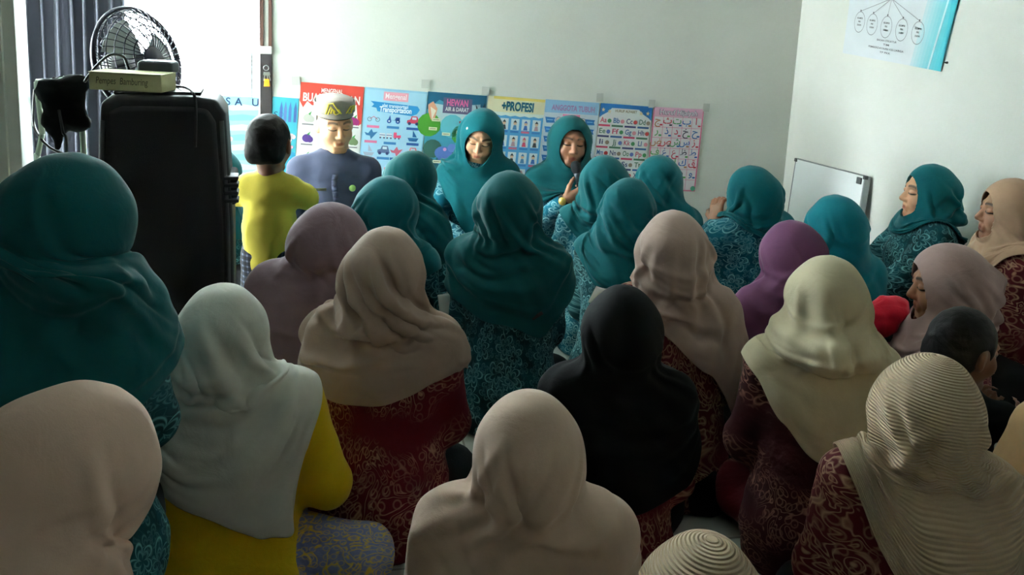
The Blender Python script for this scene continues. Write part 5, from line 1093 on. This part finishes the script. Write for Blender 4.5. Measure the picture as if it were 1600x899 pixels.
# chart on the right wall
p = Poster('organisation chart with five ovals and a turquoise edge on the right wall', (1334, -46), (1495, -42), (1318, 83), wall='right', bg=(222, 228, 232))
for i in range(10):
    a = i / 10; p.poly([(0.72 + 0.028 * i + 0.10 * (1 - 0), 0), (1, 0), (1, 1), (0.72 + 0.028 * i, 1)], (int(200 - 140 * a), int(224 - 30 * a), int(230 - 20 * a)), 1 + i)
p.poly([(0.97, 0.25), (0.985, 0.25), (0.90, 1.0), (0.885, 1.0)], (206, 236, 242), 13)
for i, x in enumerate((0.155, 0.295, 0.445, 0.60, 0.755)):
    p.new('printed_oval'); p.ring(x, 0.60 + 0.01 * i, 0.058, (120, 120, 128), 0.125, t=0.05, lev=12)
    for j, t in enumerate(('KELOMPOK', 'PKK', 'DUSUN')): p.text(t, x, 0.555 + 0.04 * j + 0.01 * i, 0.026, (40, 40, 46), 0.03, lev=13, width=(0.062, 0.026, 0.044)[j])
    p.line(0.46, 0.30, x, 0.47 + 0.01 * i, (130, 130, 136), 0.0025, 12); p.disc(x, 0.465 + 0.01 * i, 0.006, (70, 70, 76), lev=13)
for j, (t, w_) in enumerate((('BAGAN STRUKTUR', 0.20), ('TIM', 0.06), ('PEMBERDAYAAN KELUARGA', 0.36), ('TP PKK', 0.11))): p.text(t, 0.47, 0.775 + 0.045 * j, 0.030, (70, 70, 80), 0.01, lev=13, width=w_)
p.done()
v_, z_ = on_right(1481, 98, 0.0); o = MB().lathe([(0.002, 0.0), (0.006, 0.002), (0.006, 0.006), (0.002, 0.02)], n=10).build('wall_nail', plain('dark_nail', srgb(50, 46, 44), 0.4, 0.6), None, smooth=True); o.matrix_world = Matrix.Translation(C0 + V * v_ + Vector((0, 0, z_))) @ Matrix.Rotation(YAW, 4, 'Z') @ Matrix.Rotation(-math.pi / 2, 4, 'Y'); tag(o, 'dark nail in the white wall below the chart corner', 'nail')

# ------------------------------------------------------------------ whiteboard leaning on the right wall
v0, z0 = on_right(1240, 248, 0.06); v1, z1 = on_right(1349, 276, 0.06)
bw, bh = abs(v1 - v0), 0.80
wb = thing('whiteboard', 'white board in an aluminium frame leaning on the right wall', 'whiteboard'); ang = math.atan2(z1 - z0, v0 - v1); tilt = 0.09
Xd = -V; base = C0 + V * v0 - U * 0.035 + Vector((0, 0, z0))
wb.matrix_world = Matrix.Translation(base) @ Matrix(((Xd.x, 0, -U.x, 0), (Xd.y, 0, -U.y, 0), (0, 1, 0, 0), (0, 0, 0, 1))) @ Matrix.Rotation(ang, 4, 'Z') @ Matrix.Rotation(-tilt, 4, 'X')
M_AL = plain('brushed_aluminium', srgb(150, 156, 156), 0.4, 0.7, var=0.04); M_DP = plain('dark_plastic', srgb(52, 54, 56), 0.5)
bh = min(z0, z1) / math.cos(tilt) - 0.02
MB().box((bw / 2, -bh / 2, 0.0), (bw, bh, 0.014)).build('panel', plain('whiteboard_enamel', srgb(238, 243, 243), 0.55, var=0.01), wb)
for c, d in (((bw / 2, 0.0, 0.002), (bw, 0.007, 0.018)), ((bw / 2, -bh, 0.002), (bw, 0.010, 0.018)), ((0, -bh / 2, 0.002), (0.006, bh, 0.018)), ((bw, -bh / 2, -0.002), (0.012, bh, 0.034))): MB().box(c, d).build('frame_bar', M_AL, wb, bevel=0.002)
for x in (0.004, bw - 0.004): MB().box((x, -0.008, 0.006), (0.022, 0.022, 0.022)).build('corner_cap', M_DP, wb, bevel=0.004)
MB().box((bw - 0.05, -0.032, 0.010), (0.04, 0.036, 0.010)).build('clip', plain('grey_clip', srgb(84, 88, 90), 0.4), wb, bevel=0.003)
# ------------------------------------------------------------------ loudspeaker corner
SPK_Y = 2.78
a = at(133, 300, SPK_Y); b = at(338, 300, SPK_Y); zt_ = at(240, 152, SPK_Y).z; zb_ = at(240, 522, SPK_Y).z
sw_, sh_, sd_ = b.x - a.x, zt_ - zb_, 0.29; sx_ = (a.x + b.x) / 2; rz_ = math.radians(17)
M_SPK = plain('black_speaker_plastic', srgb(30, 33, 36), 0.55, bump=0.25, bscale=500, var=0.1); M_GRI = plain('black_grille_cloth', srgb(20, 22, 25), 0.85, bump=0.5, bscale=900); M_TRIM = plain('dark_grey_trim', srgb(70, 74, 74), 0.45)
spk = thing('loudspeaker', 'tall black trolley loudspeaker with sloping sides and a carton on top', 'loudspeaker', (sx_, SPK_Y + sd_ / 2, zb_), rz_)
def prism(prof, y0, y1):                    # outline in x,z pulled along y
    n = len(prof); m = MB(); m.add([(x, y0, z) for x, z in prof] + [(x, y1, z) for x, z in prof], [tuple(range(n)), tuple(range(2 * n - 1, n - 1, -1))] + [(i, i + n, (i + 1) % n + n, (i + 1) % n) for i in range(n)]); return m
h2, t2 = sw_ / 2, sw_ / 2 * 0.90
prof = [(-h2, 0.0), (h2, 0.0), (h2, sh_ * 0.45), (t2, sh_ * 0.93), (t2 - 0.03, sh_ - 0.01), (t2 * 0.5, sh_), (-t2 * 0.7, sh_), (-t2 + 0.01, sh_ - 0.02), (-h2, sh_ * 0.5)]
prism(prof, -sd_ / 2 + 0.03, sd_ / 2).build('cabinet', M_SPK, spk, bevel=0.018, seg=3)
pf = [(x * 0.86 - 0.004, 0.05 + (z * 0.90)) for x, z in prof]; prism(pf, -sd_ / 2, -sd_ / 2 + 0.06).build('front_grille', M_GRI, spk, bevel=0.016, seg=3)
for x0 in (-1, 1): MB().tube([(x0 * (h2 - 0.02) * q, -sd_ / 2 + 0.032, z) for q, z in ((1.0, 0.03), (1.0, sh_ * 0.45), (0.92, sh_ * 0.9))], 0.008, 8).build('edge_trim', M_TRIM, spk, smooth=True)
hb = MB(); hb.box((h2 - 0.012, -0.02, sh_ * 0.60), (0.05, 0.16, 0.11)); hd = hb.build('handle_recess', M_GRI, spk, bevel=0.012)
hg = MB()
for i in range(4): hg.box((h2 - 0.006, -sd_ / 2 + 0.05, sh_ * 0.56 + i * 0.028), (0.05, 0.07, 0.012))
hg.build('handle_grip', M_SPK, hd, bevel=0.004)
MB().box((0, 0.0, -0.012), (sw_ * 1.02, sd_ * 0.98, 0.03)).build('base_plinth', M_TRIM, spk, bevel=0.006)
MB().box((-0.02, 0.02, sh_ + 0.004), (sw_ * 0.62, sd_ * 0.6, 0.012)).build('top_panel', M_TRIM, spk, bevel=0.004)
# green crate under the loudspeaker
cr = thing('crate', 'dark green plastic crate carrying the loudspeaker', 'crate', (sx_, SPK_Y + sd_ / 2, 0), rz_); M_GRN = plain('green_crate_plastic', srgb(28, 84, 66), 0.45); ch_ = zb_ - 0.028
for s in (-1, 1):
    MB().box((s * (h2 - 0.02), 0, ch_ / 2), (0.03, sd_ * 0.92, ch_)).build('side', M_GRN, cr, bevel=0.004)
    for i in range(3): MB().box((0, s * (sd_ * 0.45), 0.05 + i * (ch_ - 0.09) / 2), (sw_ - 0.04, 0.02, (ch_ - 0.05) / 3.4)).build('slat', M_GRN, cr, bevel=0.004)
MB().box((0, 0, ch_ - 0.008), (sw_ - 0.02, sd_ * 0.9, 0.016)).build('lid', M_GRN, cr, bevel=0.003)
# carton with handwriting
c0 = at(140, 138, SPK_Y + 0.05); c1 = at(256, 142, SPK_Y + 0.05); cw = c1.x - c0.x; chh = at(196, 112, SPK_Y + 0.05).z - at(196, 139, SPK_Y + 0.05).z
zt2 = zt_ + 0.012
ct = thing('carton', 'long flat cream carton with handwriting lying on the loudspeaker', 'carton', ((c0.x + c1.x) / 2, SPK_Y + 0.10, zb_ + sh_ + 0.010), math.radians(-3))
M_CARD = plain('cream_cardboard', srgb(206, 204, 158), 0.8, bump=0.1, bscale=120, var=0.08)
MB().box((0, 0, chh / 2), (cw, 0.11, chh)).build('body', M_CARD, ct, bevel=0.003)
MB().box((0, -0.002, chh + 0.0015), (cw * 1.004, 0.112, 0.003)).build('lid_flap', M_CARD, ct)
tv, tf = text_mesh('Pempes  Bamburing', 0.034, shear=0.15); tv[:, 0] *= cw * 0.72 / np.ptp(tv[:, 0])
MB().add([(x - 0.012, -0.0562, y + chh * 0.55) for x, y, z in tv], tf).build('handwriting', plain('pencil_ink', srgb(92, 88, 70), 0.8), ct)
# dark adapter box beside it
ad = at(240, 112, SPK_Y + 0.16); o = thing('adapter_box', 'rounded dark grey adapter box behind the carton', 'adapter', (ad.x, SPK_Y + 0.20, zb_ + sh_ + 0.008)); aw = at(268, 102, SPK_Y + 0.2).x - at(213, 102, SPK_Y + 0.2).x; ah = at(240, 93, SPK_Y + .2).z - zb_ - sh_ - 0.01
MB().box((0, 0, ah * 0.76), (aw, 0.08, ah * 0.48)).build('body', plain('dark_blue_grey_plastic', srgb(46, 54, 66), 0.5), o, bevel=0.016, seg=3)
for s in (-1, 1): MB().box((s * aw * 0.3, 0, ah * 0.28), (0.02, 0.06, ah * 0.56)).build('foot', M_DP, o)
# cables over the loudspeaker
def cable(name, label, pts, r=0.004, grp=None):
    P_ = [Vector(p_) for p_ in pts]; out_ = []
    for i in range(len(P_) - 1):
        p0, p1, p2, p3 = P_[max(i - 1, 0)], P_[i], P_[i + 1], P_[min(i + 2, len(P_) - 1)]
        for q in range(8):
            t = q / 8; out_.append(0.5 * ((2 * p1) + (p2 - p0) * t + (2 * p0 - 5 * p1 + 4 * p2 - p3) * t * t + (3 * p1 - p0 - 3 * p2 + p3) * t ** 3))
    out_.append(P_[-1]); return tag(MB().tube(out_, r, 7).build(name, plain('black_cable_rubber', srgb(18, 19, 22), 0.5), None, smooth=True), label, 'cable', grp)
cy_ = SPK_Y + 0.08
cable('cable', 'black cable arching over the carton towards the curtain', [at(132, 128, cy_ + 0.1), at(150, 104, cy_ + 0.1), at(172, 86, cy_ + 0.1), at(192, 88, cy_ + 0.1), at(200, 104, cy_ + 0.12), at(206, 122, cy_ + 0.14)], 0.005)
cable('cable', 'dark cable running from the fan foot over the loudspeaker edge', [at(272, 110, cy_ + 0.3), at(272, 132, cy_ + 0.2), at(290, 137, cy_ + 0.02), at(302, 146, SPK_Y - 0.006), at(306, 170, SPK_Y - 0.012), at(305, 230, SPK_Y - 0.012)], 0.005)
# ------------------------------------------------------------------ standing fan behind the loudspeaker
FY = 3.36; fc = at(216, 98, FY); FR = 0.222
fan = thing('standing_fan', 'standing fan with a round wire guard behind the loudspeaker', 'fan', (fc.x, FY, 0)); M_WIRE = plain('dark_fan_wire', srgb(40, 40, 56), 0.4, 0.3)
Rf = (Matrix.Rotation(math.radians(72), 3, 'Z') @ Matrix.Rotation(math.radians(-14), 3, 'X')); C_ = Vector((0, 0, fc.z))
def F_(x, y, z): return C_ + Rf @ Vector((x, y, z))     # y = fan axis
def circ(r, y, n=48): return [F_(r * math.cos(i * 2 * math.pi / n), y, r * math.sin(i * 2 * math.pi / n)) for i in range(n)]
m = MB(); m.tube(circ(FR, 0.0), 0.010, 8, closed=True); m.build('guard_rim', M_WIRE, fan, smooth=True)
for sgn, nm in ((-1, 'front_guard'), (1, 'rear_guard')):
    m = MB(); dep = 0.085
    for i in range(40):
        a0 = i * 2 * math.pi / 40; pts = []
        for q in range(7):
            t = q / 6; r = FR * math.cos(t * 1.35); pts.append(F_(r * math.cos(a0 + 0.10 * t * sgn), sgn * dep * math.sin(t * 1.35), r * math.sin(a0 + 0.10 * t * sgn)))
        m.tube(pts, 0.0024, 4)
    for t in (0.18, 0.34, 0.5, 0.66, 0.82): m.tube(circ(FR * math.cos(t * 1.35), sgn * dep * math.sin(t * 1.35)), 0.0026, 4, closed=True)
    m.build(nm, M_WIRE, fan)
m = MB(); m.lathe([(0.004, -0.09), (0.05, -0.085), (0.05, -0.075), (0.004, -0.07)], C_, 24, Rf @ Matrix.Rotation(-math.pi / 2, 3, 'X')); m.build('guard_cap', M_WIRE, fan, smooth=True)
M_BLADE = plain('smoky_blade_plastic', srgb(196, 206, 204), 0.25)
for b_i in range(3):
    m = MB(); vs_ = []; fs_ = []
    for i in range(7):
        r = 0.03 + 0.15 * i / 6
        for j in range(5): a0 = b_i * 2 * math.pi / 3 + (j / 4 - 0.5) * (1.15 - 0.15 * i / 6) + 0.25 * i / 6; vs_.append(F_(r * math.cos(a0), 0.03 * (j / 4 - 0.5) - 0.01, r * math.sin(a0)))
    for i in range(6):
        for j in range(4): q = i * 5 + j; fs_.append((q, q + 5, q + 6, q + 1))
    o = m.add(vs_, fs_).build('blade', M_BLADE, fan, smooth=True); o.modifiers.new('t', 'SOLIDIFY').thickness = 0.002
m = MB(); m.lathe([(0.004, -0.03), (0.03, -0.028), (0.035, 0.02), (0.004, 0.022)], C_, 20, Rf @ Matrix.Rotation(-math.pi / 2, 3, 'X')); m.build('hub', M_DP, fan, smooth=True)
m = MB(); m.lathe([(0.01, 0.03), (0.055, 0.04), (0.062, 0.09), (0.05, 0.16), (0.02, 0.18), (0.004, 0.182)], C_, 24, Rf @ Matrix.Rotation(-math.pi / 2, 3, 'X')); m.build('motor_housing', M_DP, fan, smooth=True)
mp = F_(0, 0.11, 0); MB().tube([mp + Vector((0, 0, -0.03)), Vector((mp.x, mp.y, 0.05))], 0.014, 14).build('pole', M_TRIM, fan, smooth=True)
MB().lathe([(0.17, 0.0), (0.175, 0.01), (0.16, 0.03), (0.05, 0.045), (0.02, 0.06)], (mp.x, mp.y, 0.0), 36).build('base', M_DP, fan, smooth=True)
# ------------------------------------------------------------------ curtain
CV = plain('blue_grey_curtain', srgb(62, 63, 74), 0.9, bump=0.2, bscale=300, var=0.1)
u0, _ = on_back(35, 100, 0.16); u1, _ = on_back(197, 10, 0.16); vs_ = []; fs_ = []; nc, nr = 150, 12
for j in range(nr + 1):
    z = 0.05 + (Z_W - 0.02) * (1 - j / nr)
    for i in range(nc + 1):
        t = i / nc; sqz = 1 - 0.06 * (j / nr); u = u0 + (u1 - u0) * t * sqz; ph = t * 2 * math.pi * 7.5 + 0.6 * math.sin(t * 9 + 0.4 * j / nr); am = 0.065 * (0.75 + 0.25 * math.sin(t * 13)); vs_.append(room(u + 0.012 * math.sin(2 * ph), -0.14 + am * math.sin(ph) + 0.012 * math.sin(j * 0.5 + t * 20), z))
for j in range(nr):
    for i in range(nc): q = j * (nc + 1) + i; fs_.append((q, q + nc + 1, q + nc + 2, q + 1))
cu = thing('curtain', 'blue grey curtain gathered in deep folds before the bright window', 'curtain'); o = MB().add(vs_, fs_).build('fabric', CV, cu, smooth=True); o.modifiers.new('t', 'SOLIDIFY').thickness = 0.003
MB().tube([room(u0 - 0.3, -0.13, Z_W + 0.05), room(u1 + 1.0, -0.13, Z_W + 0.05)], 0.012, 12).build('rod', M_AL, cu, smooth=True)
for i in range(9): MB().tube([room(u0 + (u1 - u0) * i / 8 + 0, -0.13 + 0.02 * math.cos(q * 0.5236), Z_W + 0.045 + 0.022 * math.sin(q * 0.5236)) for q in range(12)], 0.003, 6, closed=True).build('ring', M_AL, cu, smooth=True)
for sgn in (-0.25, 0.9):
    pb2 = (u0 if sgn < 0 else u1) + sgn; MB().tube([room(pb2, -0.13, Z_W + 0.05), room(pb2, 0.02, Z_W + 0.05)], 0.009, 8).build('bracket', M_AL, cu, smooth=True)
# ------------------------------------------------------------------ stand with a black bag beside the loudspeaker
SY = 3.08; M_PALE = plain('pale_green_tube', srgb(168, 182, 162), 0.45, 0.2); st_ = thing('metal_stand', 'pale metal stand with thin legs between curtain and loudspeaker', 'stand', (at(92, 200, SY).x, SY, 0))
def rel(px, py, y=SY): return at(px, py, y) - Vector(st_.location)
tp = [rel(57, 128), rel(84, 127), rel(128, 121)]; MB().tube(tp, 0.011, 8).build('top_rail', M_PALE, st_, smooth=True)
for (x0, y0), (x1, y1) in (((57, 128), (66, 210)), ((66, 210), (58, 246)), ((84, 127), (66, 196))): MB().tube([rel(x0, y0), rel(x1, y1)], 0.010, 8).build('brace', M_PALE, st_, smooth=True)
for x0, x1 in ((58, 50), (124, 132)):
    q0 = rel(x0, 240 if x0 == 58 else 124); q1 = Vector((rel(x1, 240).x, q0.y + 0.03, 0.0)); MB().tube([q0, q1], 0.011, 8).build('leg', M_PALE, st_, smooth=True)
# tilted black housing that hangs on the rail: a folded bag with strap
bag = thing('bag', 'black folded bag hanging from the pale stand beside the loudspeaker', 'bag'); bc = [at(*q) for q in ((76, 142, SY - 0.03), (118, 134, SY - 0.03), (122, 190, SY - 0.03), (84, 190, SY - 0.03))]
cb = sum(bc, Vector()) / 4; pr_ = [cap(bc[0], bc[1], 0.024, 0.028, 0.7, 0.02), cap(bc[1], bc[2], 0.028, 0.024, 0.7, 0.03), cap(bc[0], bc[3], 0.020, 0.026, 0.7, 0.03), cap(bc[3], bc[2], 0.024, 0.022, 0.7, 0.03), cap(bc[0], bc[2], 0.045, 0.04, 0.6, 0.03), cap(bc[1], bc[3], 0.04, 0.04, 0.6, 0.03), cap(at(92, 196, SY - 0.03), at(90, 232, SY - 0.03), 0.022, 0.012, 0.8, 0.03)]
Vt, Fc = mesh_from(pr_, 0.010, smooth=2); Vt = crinkle(Vt, Fc, np.random.default_rng(9), 0.007, 60); quads_object('fabric', Vt, Fc, cloth('black_bag_cloth', srgb(12, 13, 16), weave=0.3), bag, fuv=wrap_uv(Vt))
MB().tube([at(88, 150, SY - 0.05), at(84, 122, SY - 0.02), at(98, 120, SY + 0.02), at(104, 148, SY - 0.05)], 0.007, 7).build('strap', plain('black_strap', srgb(16, 17, 20), 0.6), bag, smooth=True)
cable('cable', 'thin black cable hanging in a curve below the black bag', [at(54, 140, SY + 0.05), at(52, 190, SY + 0.05), at(62, 214, SY), at(80, 232, SY - 0.02), at(104, 242, SY - 0.02)], 0.005)
cable('cable', 'thin black cable slanting down from the bag to the floor', [at(92, 172, SY - 0.10), at(98, 205, SY - 0.10), at(104, 240, SY - 0.10), Vector((at(108, 260, SY).x, SY - 0.10, 0.4)), Vector((at(110, 260, SY).x, SY - 0.12, 0.006))], 0.005)
# ------------------------------------------------------------------ keys on the dark stile
u, z = on_back(416, 106, 0.02); ky = thing('key_bunch', 'bunch of keys with an orange tag hanging on the dark stile', 'keys', room(u, -0.03, z), YAW); M_KEY = plain('nickel_keys', srgb(190, 194, 196), 0.3, 0.9)
MB().tube([(0.014 * math.cos(i * 0.5236), 0, 0.014 * math.sin(i * 0.5236)) for i in range(12)], 0.002, 6, closed=True).build('ring', M_KEY, ky, smooth=True)
for i, (x, a0) in enumerate(((-0.004, 0.12), (0.003, -0.1), (0.008, -0.25))): m = MB(); Rk = Matrix.Rotation(a0, 3, 'Y'); m.box(Rk @ Vector((0, 0, -0.022)) + Vector((x, -0.003 * i, -0.01)), (0.016, 0.002, 0.018), Rk); m.box(Rk @ Vector((0, 0, -0.045)) + Vector((x, -0.003 * i, -0.01)), (0.007, 0.002, 0.034), Rk); m.build('key', M_KEY, ky)
MB().box((0.004, -0.004, -0.082), (0.034, 0.006, 0.042), taper=0.75).build('orange_tag', plain('orange_tag_plastic', srgb(240, 150, 30), 0.4), ky, bevel=0.004)
MB().tube([(0, 0.0, 0.014), (0, 0.018, 0.014)], 0.003, 8).build('hook', M_KEY, ky)
# ------------------------------------------------------------------ low seat of the high-seated person, mat, sheets between the audience
q0 = PEOPLE[0]; stl = thing('stool', 'dark plastic stool under the person in deep teal', 'stool', q0.location, q0.rotation_euler[2]); M_ST = plain('dark_stool_plastic', srgb(30, 32, 34), 0.5)
shh = max(0.2, at(104, 246, 1.55).z - 0.832 * 1.06 - 0.035)
MB().box((0, 0.03, shh - 0.012), (0.28, 0.28, 0.03), taper=0.94).build('seat', M_ST, stl, bevel=0.008)
for sx2 in (-1, 1):
    for sy2 in (-1, 1): MB().box((sx2 * 0.115, 0.03 + sy2 * 0.115, (shh - 0.02) / 2), (0.035, 0.035, shh - 0.02)).build('leg', M_ST, stl)
mt_ = at(262, 655, 2.55); o = MB().lathe([(0.02, 0.0), (0.26, 0.0), (0.27, 0.006), (0.26, 0.012), (0.02, 0.012)], (0, 0, 0.0), 40).build('floor_mat', plain('dark_mat_rubber', srgb(48, 50, 50), 0.7), None, smooth=False); o.location = (at(236, 690, 2.4).x, 2.46, 0.001); tag(o, 'dark round mat on the white floor by the loudspeaker', 'mat')
for (x, y, d, rz, tl, lb) in ((695, 476, 2.92, 0.5, 1.1, 'white sheet held upright beside the wide flowered batik back'), (936, 463, 2.75, -0.5, 0.5, 'white sheet lying between the flowered batik back and black hijab')):
    pp = at(x, y, d); sheet('paper', lb, pp, rz, (0.05, 0.075), tl, curl=0.004)
# small woven label on the teal hijab in the middle of the room
hj_ = [c for c in PEOPLE[11].children if c.name.startswith('hijab')][0]; T_ = Matrix.Translation(PEOPLE[11].location) @ Matrix.Rotation(PEOPLE[11].rotation_euler[2], 4, 'Z')
vv = np.zeros(len(hj_.data.vertices) * 3); hj_.data.vertices.foreach_get('co', vv); vv = vv.reshape(-1, 3); tgt = T_.inverted() @ at(842, 484, 2.80); d_ = (vv[:, 0] - tgt.x) ** 2 + (vv[:, 2] - tgt.z) ** 2 + (vv[:, 1] > 0) * 9; pv = Vector(vv[int(np.argmin(d_))])
o = MB().box((0, 0, 0), (0.042, 0.003, 0.012)).build('woven_label', plain('black_label', srgb(20, 22, 24), 0.6), PEOPLE[11]); o.location = pv + Vector((0, -0.007, 0)); o.rotation_euler = (-0.15, -0.6, 0.15)
